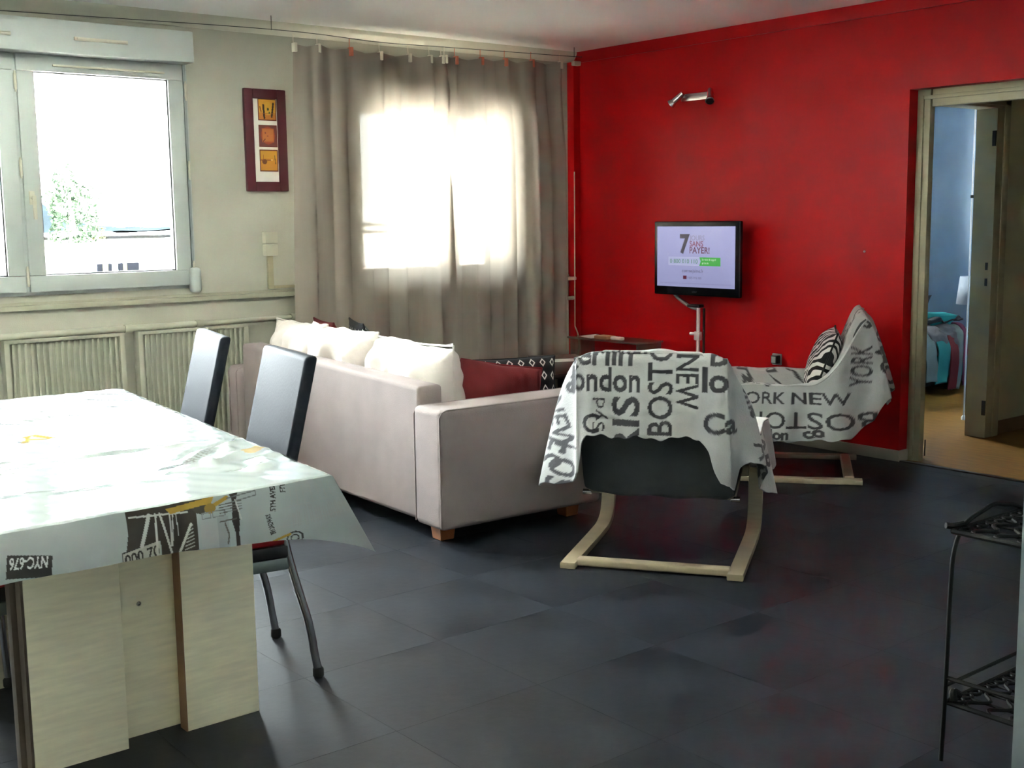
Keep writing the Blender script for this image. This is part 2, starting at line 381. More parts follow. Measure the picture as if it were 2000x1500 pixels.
class Canvas:
    def __init__(s, X, Y, base):
        s.X = np.asarray(X, float); s.Y = np.asarray(Y, float); s.c = np.ones(s.X.shape + (3,)) * np.array(base)
    def _set(s, m, col, a=1.0): s.c[m] = s.c[m] * (1 - a) + np.array(col) * a
    def text(s, t, x, y, h, rot=0, col=(0.02, 0.02, 0.02), bold=0.0, align='L', sx=1.0, width=None, a=1.0):
        """baseline starts at x, y; h = cap height; rot in degrees"""
        T, w = glyphs(t, bold)
        if width: sx = width / (w * h)
        ca, sa = math.cos(R(rot)), math.sin(R(rot)); dx, dy = s.X - x, s.Y - y
        px = (dx * ca + dy * sa) / (h * sx); py = (-dx * sa + dy * ca) / h
        if align == 'C': px = px + w / 2
        m = (px > -0.1) & (px < w + 0.1) & (py > -0.5) & (py < 1.4)
        if not m.any(): return
        ax, ay = px[m], py[m]; hit = np.zeros(ax.shape, bool)
        for A, B, D in T:
            den = (B[1] - D[1]) * (A[0] - D[0]) + (D[0] - B[0]) * (A[1] - D[1])
            if abs(den) < 1e-12: continue
            q = (ax >= min(A[0], B[0], D[0])) & (ax <= max(A[0], B[0], D[0]))
            if not q.any(): continue
            l1 = ((B[1] - D[1]) * (ax - D[0]) + (D[0] - B[0]) * (ay - D[1])) / den
            l2 = ((D[1] - A[1]) * (ax - D[0]) + (A[0] - D[0]) * (ay - D[1])) / den
            hit |= (l1 >= -1e-6) & (l2 >= -1e-6) & (l1 + l2 <= 1 + 1e-6)
        mm = np.zeros(s.X.shape, bool); mm[m] = hit; s._set(mm, col, a)
    def line(s, pts, w, col, a=1.0):
        for (x0, y0), (x1, y1) in zip(pts[:-1], pts[1:]):
            dx, dy = x1 - x0, y1 - y0; L = dx * dx + dy * dy + 1e-12
            t = np.clip(((s.X - x0) * dx + (s.Y - y0) * dy) / L, 0, 1)
            s._set(np.hypot(s.X - x0 - t * dx, s.Y - y0 - t * dy) < w / 2, col, a)
    def poly(s, pts, col, a=1.0):
        ins = np.zeros(s.X.shape, bool); n = len(pts)
        for i in range(n):
            (x0, y0), (x1, y1) = pts[i], pts[(i + 1) % n]
            if y0 == y1: continue
            c = ((s.Y < y0) != (s.Y < y1)) & (s.X < (x1 - x0) * (s.Y - y0) / (y1 - y0) + x0); ins ^= c
        s._set(ins, col, a)
    def rect(s, x0, y0, x1, y1, col, a=1.0): s._set((s.X > x0) & (s.X < x1) & (s.Y > y0) & (s.Y < y1), col, a)
    def ell(s, x, y, rx, ry, col, a=1.0, ring=None):
        d = np.hypot((s.X - x) / rx, (s.Y - y) / ry); s._set((d < 1) if ring is None else (abs(d - 1) < ring), col, a)

# ================================================================== THE SHELL
H = 2.5
def boxes(name, lst, m, sh=True):
    mb = MB()
    for b in lst: mb.box(*b)
    o = mb.build(name, m); return struct(o)
# window wall with three openings (two here, one in the bedroom)
OP = [(-5.72, -2.88, 1.0, 2.24), (-1.86, -0.62, 0.98, 2.10)]
boxes('wall_back', [(X0, -5.72, 0, .26, 0, H), (-2.88, -1.86, 0, .26, 0, H), (-0.62, .12, 0, .26, 0, H),
                    (-5.72, -2.88, 0, .26, 0, 1.0), (-5.72, -2.88, 0, .26, 2.24, H), (-1.86, -.62, 0, .26, 0, .98), (-1.86, -.62, 0, .26, 2.10, H)], M['wall'])
boxes('wall_right', [(0, .12, -2.672, 0, 0, H), (0, .12, -4.3, -2.672, 2.017, H), (0, .12, -5.2, -4.3, 0, H)], M['red'])
M['wall_pale'] = mat('pale_wallpaper', (0.62, 0.61, 0.55), 0.85, var=0.04, vscale=3)  # unseen left and front walls, made paler to bounce more light into the room
boxes('wall_left', [(X0 - .1, X0, Y1, .26, 0, H)], M['wall_pale'])
boxes('wall_front', [(X0, -3.30, Y1 - .1, Y1, 0, H)], M['wall_pale'])
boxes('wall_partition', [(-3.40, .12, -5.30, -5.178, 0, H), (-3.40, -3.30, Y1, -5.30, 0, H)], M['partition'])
boxes('ceiling', [(X0 - .1, 3.5, Y1 - .1, .26, H, H + .1)], M['ceil'])
fl = boxes('floor', [(X0 - .1, 0.0, Y1 - .1, .26, -.1, -.003)], M['floor_base'])
fl2 = boxes('floor', [(0.0, 3.5, -5.2, .26, -.1, 0.0)], M['wood_floor'])
# vinyl tiles, each its own piece of the floor
T = 0.5; ta = MB(); g = 0.0005
ta.box(g, T - g, g, T - g, -.003, .0); tme = None
tx0, ty0 = -3.1, -3.32
for i in range(-8, 7):
    for j in range(-9, 7):
        x, y = tx0 + i * T, ty0 + j * T
        if x + T <= X0 or x >= 0 or y + T <= Y1 or y >= 0: continue
        cx0, cx1, cy0, cy1 = max(x, X0) - x, min(x + T, 0) - x, max(y, Y1) - y, min(y + T, 0) - y
        full = cx1 - cx0 > T - 1e-6 and cy1 - cy0 > T - 1e-6
        if full and tme:
            o = bpy.data.objects.new('floor_tile', tme); C.objects.link(o); o.parent = fl; o.location = (x, y, 0)
        elif full:
            o = ta.build('floor_tile', M['tile'], fl, local=True); o.location = (x, y, 0); tme = o.data
        else:
            b = MB(); b.box(cx0 + g, cx1 - g, cy0 + g, cy1 - g, -.003, 0); o = b.build('floor_tile', M['tile'], fl, local=True); o.location = (x, y, 0)

# cornice on the window wall, band on the red wall, skirting
prof = [(0, 2.43), (-.012, 2.432), (-.016, 2.445), (-.030, 2.455), (-.044, 2.476), (-.050, 2.484), (-.052, 2.5), (0, 2.5)]
P = np.array([[(x, y, z) for (y, z) in prof] for x in np.linspace(X0, 0, 60)])
P[:, 1:6, 2] += 0.003 * np.sin(np.linspace(0, 31, 60))[:, None]
struct(MB().grid(P, closev=True).build('trim_1', M['cornice'], sharp=60))
struct(MB().box(-.012, 0, -5.2, 0, 2.425, 2.5, bev=.003).build('trim_2', M['red']))
struct(MB().box(-.010, 0, -2.672, -.02, 0, .062, bev=.003).box(-.010, .11, -2.682, -2.672, 0, .062, bev=.003).build('baseboard_right', M['skirt']))
struct(MB().box(X0, 0, -.012, 0, 0, .06, bev=.003).build('baseboard_back', M['skirt']))
# sill rail along the window wall and the boxed corner
struct(MB().box(X0, -.035, -.022, 0, .922, .950, bev=.005).box(X0, -.035, -.010, 0, .950, .966, bev=.003).build('trim_3', M['rail']))
struct(MB().box(-.06, 0, -.068, 0, 0, 2.43, bev=.004).build('trim_4', M['red']))

# opening to the hall: lining, frame
df = struct(bpy.data.objects.new('door_1', None)); C.objects.link(df)
MB().box(.075, .12, -2.750, -2.672, 0, 2.017, bev=.004).box(.065, .085, -2.715, -2.690, 0, 1.985, bev=.004).build('door_jamb', M['frame_cream'], df)
MB().box(.075, .12, -4.3, -4.212, 0, 2.017, bev=.004).build('door_jamb', M['frame_cream'], df)
MB().box(.075, .12, -4.212, -2.760, 1.925, 2.017, bev=.004).box(.065, .085, -4.25, -2.715, 1.965, 1.985, bev=.004).build('door_head', M['frame_cream'], df)
MB().box(.112, .119, -2.764, -2.7595, .03, .12).build('strike_plate', M['black'], df)
MB().box(-.004, .03, -4.3, -2.672, -.001, .006, bev=.002).build('threshold_strip', M['darkwood'], df)

# hall and bedroom walls
boxes('wall_hall', [(1.09, 2.9, -2.60, -2.50, 0, H), (.12, .20, -2.60, -2.50, 0, H), (.20, 1.09, -2.60, -2.50, 1.985, H),
                    (2.9, 3.0, -5.2, -2.50, 0, H), (.12, 3.0, -5.3, -5.2, 0, H)], M['hall'])
struct(MB().box(1.115, 2.9, -2.612, -2.60, 0, .085, bev=.003).build('baseboard_hall', M['skirt_brown']))
d2 = struct(bpy.data.objects.new('door_2', None)); C.objects.link(d2)
MB().box(.985, 1.09, -2.625, -2.49, 0, 1.97, bev=.004).box(1.06, 1.125, -2.632, -2.60, 0, 2.045, bev=.005).build('door_jamb', M['frame_cream'], d2)
MB().box(.20, .24, -2.625, -2.49, 0, 1.97, bev=.004).build('door_jamb', M['frame_cream'], d2)
MB().box(.20, 1.09, -2.625, -2.49, 1.97, 1.99, bev=.003).box(.17, 1.125, -2.632, -2.60, 1.985, 2.045, bev=.005).build('door_head', M['frame_cream'], d2)
for z in (1.75, .14):
    MB().box(.976, .986, -2.622, -2.600, z, z + .09, bev=.002).build('hinge', M['black'], d2)
for z in (1.02, .925):
    MB().box(.979, .986, -2.60, -2.585, z, z + .045, bev=.002).build('latch_plate', M['black'], d2)
boxes('wall_bedroom', [(3.3, 3.4, -2.5, 0, 0, H), (.121, .135, -2.5, 0, 0, H), (2.9, 3.3, -2.51, -2.50, 0, H), (1.09, 2.9, -2.499, -2.492, 0, H),
                       (.12, 1.5, 0, .26, 0, H), (2.5, 3.4, 0, .26, 0, H), (1.5, 2.5, 0, .26, 0, .95), (1.5, 2.5, 0, .26, 2.15, H)], M['blue'])

# ------------------------------------------------------------------ windows
def window(name, x0, x1, z0, z1, sashes, handle_at=(), hinges=(), q=.085):
    w = struct(bpy.data.objects.new(name, None)); C.objects.link(w); w.location = (x0, 0, z0)
    f = MB(); t = .045
    f.box(x0, x1, -.012, .06, z0, z0 + t, bev=.004).box(x0, x1, -.012, .06, z1 - t, z1, bev=.004)
    f.box(x0, x0 + t, -.012, .06, z0 + t, z1 - t, bev=.004).box(x1 - t, x1, -.012, .06, z0 + t, z1 - t, bev=.004)
    ed = sorted(sashes)
    for (a0, b0), (a1, b1) in zip(ed[:-1], ed[1:]): f.box(b0 - .012, a1 + .012, -.018, .06, z0 + t, z1 - t, bev=.003)
    f.build('window_frame', M['pvc'], w)
    for (a, b) in sashes:
        s = MB(); zz0, zz1 = z0 + .018, z1 - .018
        s.box(a, b, -.034, .035, zz0, zz0 + q, bev=.006).box(a, b, -.034, .035, zz1 - q, zz1, bev=.006)
        s.box(a, a + q, -.034, .035, zz0 + q, zz1 - q, bev=.006).box(b - q, b, -.034, .035, zz0 + q, zz1 - q, bev=.006)
        so = s.build('sash', M['pvc'], w)
        k = .006; g0, g1, h0, h1 = a + q, b - q, zz0 + q, zz1 - q
        gs = MB(); gs.box(g0, g1, -.018, .02, h0, h0 + k).box(g0, g1, -.018, .02, h1 - k, h1).box(g0, g0 + k, -.018, .02, h0, h1).box(g1 - k, g1, -.018, .02, h0, h1)
        gs.build('gasket', M['seal'], so)
        MB().box(g0, g1, .000, .006, h0, h1).build('window_pane', M['glass'], so)
    for hx in hinges:
        for hz in (z0 + .10, (z0 + z1) / 2 + .03, z1 - .16):
            MB().tube([(hx, -.045, hz - .04), (hx, -.045, hz + .04)], .008, 8).tube([(hx, -.045, hz - .052), (hx, -.045, hz + .052)], .005, 8).build('hinge', M['pvc_warm'], w)
    for hx, hz in handle_at:
        MB().box(hx - .014, hx + .014, -.044, -.034, hz - .035, hz + .035, bev=.004).tube([(hx, -.04, hz), (hx, -.075, hz)], .009, 8).box(hx - .009, hx + .009, -.085, -.068, hz - .11, hz + .012, bev=.005).build('window_handle', M['pvc_warm'], w)
    return w
w1 = window('window_1', -5.72, -2.88, 1.0, 2.24, [(-3.80, -2.915), (-4.74, -3.82), (-5.69, -4.76)], handle_at=[(-3.765, 1.50)], hinges=(-2.905, -3.812))
# roller shutter box with its air vents, strap and strap winder belong to the window
MB().box(-5.95, -2.892, -.145, 0, 2.222, 2.385, bev=.006).build('shutter_box', M['pvc'], w1)
for vx in (-3.40, -3.99, -4.6):
    v = MB(); v.box(vx - .14, vx + .14, -.158, -.145, 2.288, 2.306, bev=.004).box(vx - .128, vx + .128, -.166, -.158, 2.292, 2.302, bev=.003)
    v.build('air_vent', M['pvc_warm'], w1)
MB().box(-3.62, -3.02, -.046, -.034, 2.165, 2.176, bev=.003).build('curtain_bar', M['pvc_warm'], w1)
MB().box(-2.912, -2.898, -.034, -.028, 1.12, 2.222).build('shutter_strap', M['steel'], w1)
wb = MB(); wb.box(-2.932, -2.872, -.075, -.012, .975, 1.115, bev=.026, seg=5); wb.build('strap_winder', M['pvc'], w1)
w2 = window('window_2', -1.86, -.62, .98, 2.10, [(-1.84, -1.125), (-1.105, -.64)], q=.06)
MB().box(-1.90, -.58, -.06, 0, 2.10, 2.30, bev=.006).build('shutter_box', M['pvc'], w2)
w3 = window('window_3', 1.5, 2.5, .95, 2.15, [(1.52, 1.99), (2.01, 2.48)])

# ------------------------------------------------------------------ radiators and heating pipe
def radiator(x0, x1, label):
    t = thing('radiator', label, 'radiator', ((x0 + x1) / 2, 0, 0), 0, 'radiators under the window')
    MB().box(x0, x1, -.075, -.03, .14, .765, bev=.006).build('back_panel', M['rad_back'], t)
    MB().box(x0 - .006, x0 + .022, -.098, -.028, .13, .775, bev=.006).build('end_post', M['rad'], t)
    MB().box(x1 - .022, x1 + .006, -.098, -.028, .13, .775, bev=.006).build('end_post', M['rad'], t)
    MB().box(x0 - .006, x1 + .006, -.098, -.028, .765, .782, bev=.004).build('top_rail', M['rad'], t)
    for xx in (x0 + .06, x1 - .06):
        MB().box(xx - .02, xx + .02, -.07, -.03, 0, .14, bev=.003).build('foot', M['rad'], t)
    n = round((x1 - x0 - .05) / .032); me = None
    for k in range(n):
        xx = x0 + .025 + (k + .5) * (x1 - x0 - .05) / n
        if me is None:
            b = MB().box(-.0065, .0065, -.092, -.072, .15, .762, bev=.003, seg=1); o = b.build('rib', M['rad'], t, local=True); me = o.data
        else:
            o = bpy.data.objects.new('rib', me); C.objects.link(o); o.parent = t
        o.location = (xx - (x0 + x1) / 2, 0, 0)
    return t
radiator(-3.965, -3.35, 'cream ribbed radiator under the left window, left one of the two radiators')
ra = radiator(-3.265, -2.62, 'cream ribbed radiator behind the far dining chair, right one of the two radiators')
MB().tube([(-2.60, -.06, .19), (-2.53, -.06, .19), (-2.53, -.06, .26)], .016, 10).box(-2.56, -2.50, -.10, -.03, .24, .30, bev=.012).tube([(-2.53, -.06, .19), (-2.53, -.06, .0)], .010, 8).build('valve', M['rad'], ra)
hp = thing('heating_pipe', 'cream heating pipe running along the wall above the radiators', 'pipe', (-3.2, -.06, .80))
MB().tube([(-6.6, -.062, .80), (-2.90, -.062, .80)], .0175, 12).tube([(-2.90, -.062, .80), (-.07, -.062, .80)], .0145, 12).build('pipe_run', M['rad'], hp)
for cx in (-3.31, -2.90, -2.30):
    MB().tube([(cx - .02, -.062, .80), (cx + .02, -.062, .80)], .022, 12).box(cx - .006, cx + .006, -.062, 0, .788, .812, bev=.002).build('pipe_bracket', M['rad'], hp)

# ------------------------------------------------------------------ wall socket box with trunking
so = thing('socket_box', 'cream double socket box on trunking between picture frame and window rail', 'socket', (-2.41, 0, .97))
MB().box(-2.455, -2.375, -.045, 0, 1.165, 1.232, bev=.006).build('socket_module', M['pvc_warm'], so)
MB().box(-2.455, -2.375, -.045, 0, 1.238, 1.305, bev=.006).build('socket_module', M['pvc_warm'], so)
MB().box(-2.432, -2.398, -.020, 0, .972, 1.165, bev=.003).build('trunking', M['frame_cream'], so)
MB().box(-2.398, -2.24, -.020, 0, .972, .990, bev=.003).build('trunking', M['frame_cream'], so)

# ------------------------------------------------------------------ picture
pf = thing('picture_frame', 'tall maroon frame with three small orange abstract prints on cream wall', 'picture', (-2.41, 0, 1.54))
px0, px1, pz0, pz1, bw = -2.545, -2.28, 1.538, 2.12, .055
mb = MB(); mb.box(px0, px0 + bw, -.028, 0, pz0, pz1, bev=.006).box(px1 - bw, px1, -.028, 0, pz0, pz1, bev=.006)
mb.box(px0 + bw, px1 - bw, -.028, 0, pz0, pz0 + bw, bev=.006).box(px0 + bw, px1 - bw, -.028, 0, pz1 - bw, pz1, bev=.006)
mb.build('frame', M['maroon'], pf)
MB().box(px0 + bw, px1 - bw, -.014, -.002, pz0 + bw, pz1 - bw).build('mat_board', M['paper'], pf)
pw = .118
for k, zc in enumerate((2.005, 1.855, 1.715)):
    n = 50; u, v = np.meshgrid(np.linspace(0, 1, n), np.linspace(0, 1, n), indexing='ij'); cv = Canvas(u, v, (0.14, 0.022, 0.010))
    if k == 0:
        cv.rect(.06, .06, .94, .94, (.58, .27, .025)); cv.rect(.06, .06, .94, .30, (.50, .16, .018)); cv.ell(.55, .55, .3, .3, (.60, .34, .04), .6)
        cv.line([(.30, .70), (.34, .12)], .10, (.05, .02, .012)); cv.line([(.84, .78), (.74, .18)], .09, (.045, .02, .012)); cv.line([(.12, .62), (.18, .38)], .05, (.14, .03, .012)); cv.ell(.55, .52, .06, .07, (.04, .05, .015))
        cv.line([(.06, .33), (.94, .33)], .03, (.30, .05, .015)); cv.ell(.62, .36, .04, .05, (.08, .10, .02))
    elif k == 1:
        cv.rect(.03, .03, .97, .97, (.17, .045, .040)); cv.ell(.5, .52, .38, .40, (.32, .055, .022)); cv.rect(.18, .22, .82, .84, (.42, .11, .028)); cv.rect(.22, .28, .78, .80, (.48, .15, .035))
        cv.ell(.36, .64, .04, .04, (.20, .04, .02)); cv.ell(.48, .50, .04, .03, (.22, .045, .02)); cv.line([(.24, .26), (.34, .36)], .05, (.16, .03, .015))
    else:
        cv.rect(.06, .06, .94, .94, (.52, .22, .020)); cv.rect(.06, .60, .94, .94, (.54, .26, .022)); cv.line([(.06, .52), (.62, .52)], .035, (.20, .05, .012))
        cv.ell(.26, .45, .13, .12, (.15, .04, .012)); cv.line([(.2, .75), (.2, .5)], .03, (.22, .06, .012)); cv.line([(.82, .72), (.86, .36)], .05, (.16, .09, .015)); cv.ell(.66, .53, .05, .03, (.7, .45, .15))
    Pg = np.stack([px0 + .0825 + .014 + (u - .5) * 0 + u * pw - .008, np.full(u.shape, -.0155), zc + (v - .5) * .125], -1)
    MB().grid(Pg, cv.c).build('art_print', M['print'], pf)

# ------------------------------------------------------------------ curtains on a wire
CY = -.22
KC = (-CY - .12) / (6.4292 - .12)
cxs = lambda x: x + (CAM[0] - x) * KC            # the same hangers seen from the wire's distance to the wall
czs = lambda z: z + (CAM[2] - z) * KC
cw = thing('curtain_wire', 'thin dark curtain wire strung under the ceiling along window wall', 'wire', (-2.0, CY, 2.43))
wp = [(-3.95, -.12, 2.405), (-2.405, -.12, 2.442), (-1.685, -.12, 2.428), (-1.2, -.12, 2.436), (-.14, -.12, 2.455), (-.03, -.12, 2.46)]
wp = [(cxs(x), CY, czs(z)) for x, y, z in wp]
MB().tube(spline(wp, 6), .0022, 6).build('wire', M['black'], cw)
for x, z in ((-2.405, 2.442), (-.10, 2.456), (-3.9, 2.407)):
    x, z = cxs(x), czs(z)
    MB().tube([(x, CY, z - .004), (x, CY, 2.5)], .002, 6).build('hook', M['black'], cw)
MB().box(-.20, -.14, CY - .015, CY + .02, 2.38, 2.41, bev=.006).build('wire_anchor', M['pvc_warm'], cw)

def curtain(label, xs_top, xl, xr, seed, clips, edgeL=None, edgeR=None, zb=.06):
    """hangs from clips; xl/xr give left and right edge as functions of z"""
    clips = [(cxs(x), czs(z), m) for x, z, m in clips]
    t = thing('curtain', label, 'curtain', ((xl(1) + xr(1)) / 2, CY, zb), 0, 'taupe curtains over the right window')
    rg = np.random.default_rng(seed); nx, nz = 170, 70
    s = np.linspace(0, 1, nx); zz = np.linspace(0, 1, nz)
    fr = [(rg.uniform(2, 9), rg.uniform(0, 6.28), rg.uniform(.35, 1.0)) for _ in range(6)]
    cs = np.array([c[0] for c in clips])
    P = np.zeros((nx, nz, 3))
    for j, q in enumerate(zz):
        ztopv = 2.405; z = zb + q * (ztopv - zb)
        a, b = cxs(xl(z)), cxs(xr(z)); x = a + s * (b - a)
        amp = .010 + .030 * (1 - q) ** .7
        y = np.zeros(nx)
        for f_, p_, w_ in fr: y += w_ * np.sin(2 * math.pi * f_ * s + p_ + .5 * (1 - q) * np.sin(p_ * 3))
        y = CY + amp * y / 2.2
        # pinched fan of folds under every clip
        for c in cs: y -= .020 * np.exp(-((x - c) / .035) ** 2) * np.exp(-(1 - q) * 3.5)
        P[:, j, 0] = x + amp * .5 * np.sin(2 * math.pi * 9 * s + seed); P[:, j, 1] = y; P[:, j, 2] = z
    # the heading sags between the clips
    top = np.interp(P[:, -1, 0], [c[0] for c in clips], [c[1] for c in clips])
    gapd = np.array([min(abs(x - c) for c in cs) for x in P[:, -1, 0]])
    sag = np.minimum(gapd * .16, .022)
    for j, q in enumerate(zz): P[:, j, 2] += (top - sag - 2.405) * sstep(.55, 1, q)
    o = MB().grid(P).build('panel', M['curtain'], t)
    # a doubled heading hem
    k = int(nz * .955); Hh = P[:, k:, :].copy(); Hh[..., 1] -= .004
    MB().grid(Hh).build('heading', M['curtain'], t)
    for x, z, m in clips:
        MB().box(x - .009, x + .009, CY - .03, CY + .008, z - .045, z + .006, bev=.003).tube([(x, CY, z), (x, CY + .002, z + .03), (x, CY, z + .055)], .0022, 6).build('curtain_clip', M[m], t)
    return t
curtain('taupe see-through curtain, left of the pair, beside the maroon picture', None,
        lambda z: np.interp(z, [0, .9, 1.6, 2.4], [-2.31, -2.30, -2.285, -2.275]), lambda z: np.interp(z, [0, 1.0, 1.55, 1.72, 1.95, 2.2, 2.4], [-1.14, -1.14, -1.16, -1.18, -1.188, -1.16, -1.20]), 3,
        [(-2.268, 2.372, 'clipc'), (-2.112, 2.378, 'clipc'), (-1.893, 2.375, 'clipr'), (-1.684, 2.366, 'clipc'), (-1.474, 2.368, 'clipc'), (-1.316, 2.372, 'clipc'), (-1.225, 2.376, 'clipc')])
curtain('taupe see-through curtain, right of the pair, next to the red wall', None,
        lambda z: np.interp(z, [0, 1.0, 1.55, 1.72, 1.95, 2.2, 2.4], [-1.17, -1.17, -1.168, -1.162, -1.158, -1.19, -1.215]), lambda z: np.interp(z, [0, .5, 1.2, 1.8, 2.2, 2.4], [-.165, -.165, -.155, -.165, -.215, -.225]), 11,
        [(-1.20, 2.38, 'clipc'), (-1.118, 2.378, 'clipr'), (-.913, 2.388, 'clipr'), (-.714, 2.394, 'clipr'), (-.487, 2.402, 'clipr'), (-.235, 2.410, 'clipc')])
cr = thing('shutter_crank', 'thin white shutter crank rod hanging in the red corner', 'crank', (-.07, -.085, .42))
MB().tube([(-.072, -.085, 1.68), (-.075, -.085, .60)], .004, 8).build('rod', M['clipc'], cr)
MB().tube(spline([(-.075, -.085, .60), (-.060, -.10, .54), (-.058, -.11, .46), (-.075, -.115, .40)], 5), .0045, 8).build('crank_handle', M['clipc'], cr)
MB().box(-.14, -.055, -.085, -.060, .925, .950, bev=.008).build('trim_5', M['clipc'])['kind'] = 'structure'

# ------------------------------------------------------------------ red wall fittings
wl = thing('wall_spotlight', 'chrome two-head spotlight bar high on the red wall', 'lamp', (0, -1.2, 2.09))
MB().box(-.030, 0, -1.30, -1.045, 2.080, 2.128, bev=.010).build('bar', M['chrome'], wl)
for y, d in ((-1.07, Vector((-.15, .45, -.35))), (-1.315, Vector((-.35, -.30, -.45)))):
    d = d.normalized(); a = Vector((-.055, y, 2.118))
    MB().tube([(-.02, y, 2.105), a], .006, 8).build('joint', M['chrome'], wl)
    hb = MB().tube([a - d * .02, a + d * .055], [.017, .020], 14).build('spot_body', M['chrome'], wl)
    MB().tube([a + d * .055, a + d * .062, a + d * .085, a + d * .088], [.016, .024, .030, .024], 14).build('bulb_rim', M['chrome'], hb)
tv = thing('television', 'flat black television with a lit lavender advert screen on red wall', 'television', (-.14, -1.29, .86))
MB().box(-.125, -.075, -1.60, -.98, .90, 1.30, bev=.012).build('back_shell', M['black'], tv)
MB().box(-.15, -.12, -1.647, -.934, .868, 1.332, bev=.010, seg=3).build('bezel', M['gloss_black'], tv)
sy0, sy1, sz0, sz1 = -.964, -1.612, .922, 1.300
nx, nz = 330, 196
u, v = np.meshgrid(np.linspace(0, 1, nx), np.linspace(0, 1, nz), indexing='ij')
W_, H_ = .648, .378; cv = Canvas(u * W_, v * H_, (.30, .31, .52))
cv.c *= (0.86 + .22 * v)[..., None]
fx = lambda a: (a - 135) / 820 * W_
fy = lambda b: (1 - (b - 168) / (610 + 45 * 0)) * H_
dk = (.045, .040, .060); mg = (.20, .045, .10)
cv.text('7', .195, .215, .112, 0, dk, .035)
cv.text('JOURS', .278, .292, .030, 0, (.20, .19, .30), .015); cv.text('SANS', .278, .254, .034, 0, mg, .02); cv.text('PAYER!', .278, .212, .038, 0, (.12, .035, .075), .02)
cv.rect(.100, .135, .532, .188, (.42, .43, .60)); cv.rect(.104, .139, .528, .184, (.34, .36, .55)); cv.text('0 800 010 110', .112, .148, .026, 0, (.10, .22, .14), .012, width=.235)
cv.poly([(.36, .135), (.532, .135), (.532, .188), (.36, .188), (.372, .1615)], (.055, .33, .06)); cv.text('Service & appel', .382, .167, .013, 0, (.55, .70, .50), 0); cv.text('gratuits', .382, .146, .013, 0, (.55, .70, .50), 0)
cv.text('commejaime.fr', .215, .092, .021, 0, (.09, .08, .13), .01)
cv.rect(.225, .050, .255, .070, (.09, .02, .04)); cv.text('0 805 015 350', .262, .052, .014, 0, (.12, .11, .18), 0)
cv.line([(.03, .022), (.62, .022)], .004, (.22, .22, .38))
Pg = np.stack([np.full(u.shape, -.1515), sy0 + u * (sy1 - sy0), sz0 + v * (sz1 - sz0)], -1)
MB().grid(Pg, cv.c).build('screen', M['screen'], tv)
T_, w_ = glyphs('SONY', .01)
lg = MB(); lh = .011; lw = .011 * w_
lv = [(-.1512, -1.285 + lw / 2 - p[0] * lh, .886 + p[1] * lh) for tri in T_ for p in tri]
lg.raw(lv, [(3 * i, 3 * i + 1, 3 * i + 2) for i in range(len(T_))], smooth=False).build('brand_lettering', mat('dim_lettering', (.16, .16, .17), .4), tv)
tp = thing('tv_pole', 'slim white pole stand with dark arm carrying the television', 'stand', (-.14, -1.31, 0))
MB().tube([(-.14, -1.31, .012), (-.14, -1.31, .80)], .0125, 14).build('pole', M['whitemetal'], tp)
MB().tube([(-.105, -1.325, .30), (-.105, -1.325, .79)], .008, 8).build('cable_channel', M['black'], tp)
MB().lathe([(.15, 0), (.15, .012), (.03, .018), (.02, .03)], -.17, -1.31, 28).build('base_plate', M['black'], tp)
MB().tube([(-.14, -1.30, .63), (-.155, -1.255, .63)], .010, 10).box(-.155, -.125, -1.33, -1.285, .59, .645, bev=.006).build('clamp_knob', M['whitemetal'], tp)
MB().tube(spline([(-.14, -1.31, .785), (-.15, -1.25, .80), (-.12, -1.14, .835), (-.10, -1.06, .88), (-.10, -1.05, .93)], 6), .011, 10).build('arm', M['steel'], tp)
MB().box(-.165, -.115, -1.335, -1.235, .795, .815, bev=.006).build('arm_joint', M['black'], tp)
ws = thing('wall_socket', 'small square white wall socket low on the red wall', 'socket', (0, -1.83, .47))
MB().box(-.012, 0, -1.858, -1.792, .468, .535, bev=.003).build('socket_plate', M['pvc'], ws)
MB().box(-.050, -.012, -1.855, -1.812, .478, .528, bev=.005).build('plug', M['black'], ws)
MB().box(-.052, -.049, -1.848, -1.818, .484, .522, bev=.001).build('plug_face', M['pvc'], ws)
sc = tag(MB().lathe([(.006, 0), (.006, .006), (.003, .008)], 0, 0, 10).build('wall_screw', M['whitemetal'], None), 'tiny metal screw sticking out of the red wall near the hall opening', 'screw')
sc.location = (-.0002, -2.418, 1.156); sc.rotation_euler = (0, R(-90), 0)

# ------------------------------------------------------------------ low cabinet in the corner and what lies on it
gc = thing('glass_cabinet', 'low smoked glass cabinet in the red corner under the television', 'cabinet', (-.16, -.55, 0))
MB().box(-.27, -.02, -.895, -.22, .538, .550, bev=.002).build('glass_top', M['smoke'], gc)
MB().box(-.25, -.03, -.885, -.873, .02, .538).build('side_panel', M['smoke'], gc)
MB().box(-.25, -.03, -.242, -.230, .02, .538).build('side_panel', M['smoke'], gc)
MB().box(-.25, -.03, -.873, -.242, .27, .280).build('shelf', M['smoke'], gc)
MB().box(-.26, -.02, -.89, -.225, 0, .02, bev=.003).build('plinth', M['black'], gc)
t = thing('folded_paper', 'white pointed folded paper on the left end of the glass cabinet', 'paper', (-.21, -.42, .551))
pp = MB(); pp.raw([(-.24, -.30, .555), (-.16, -.47, .558), (-.27, -.46, .552), (-.21, -.46, .578), (-.24, -.30, .5565)], [(0, 2, 3), (0, 3, 1), (0, 1, 2)], smooth=False).build('sheet', M['paper'], t)
t = thing('brown_box', 'small brown card box on the glass cabinet beside the folded paper', 'box', (-.2, -.54, .551))
MB().box(-.25, -.16, -.59, -.47, .5505, .572, bev=.004).build('carton', M['cardboard'], t)
t = thing('remote_control', 'pale remote control on the glass cabinet right of the brown box', 'remote', (-.2, -.64, .551))
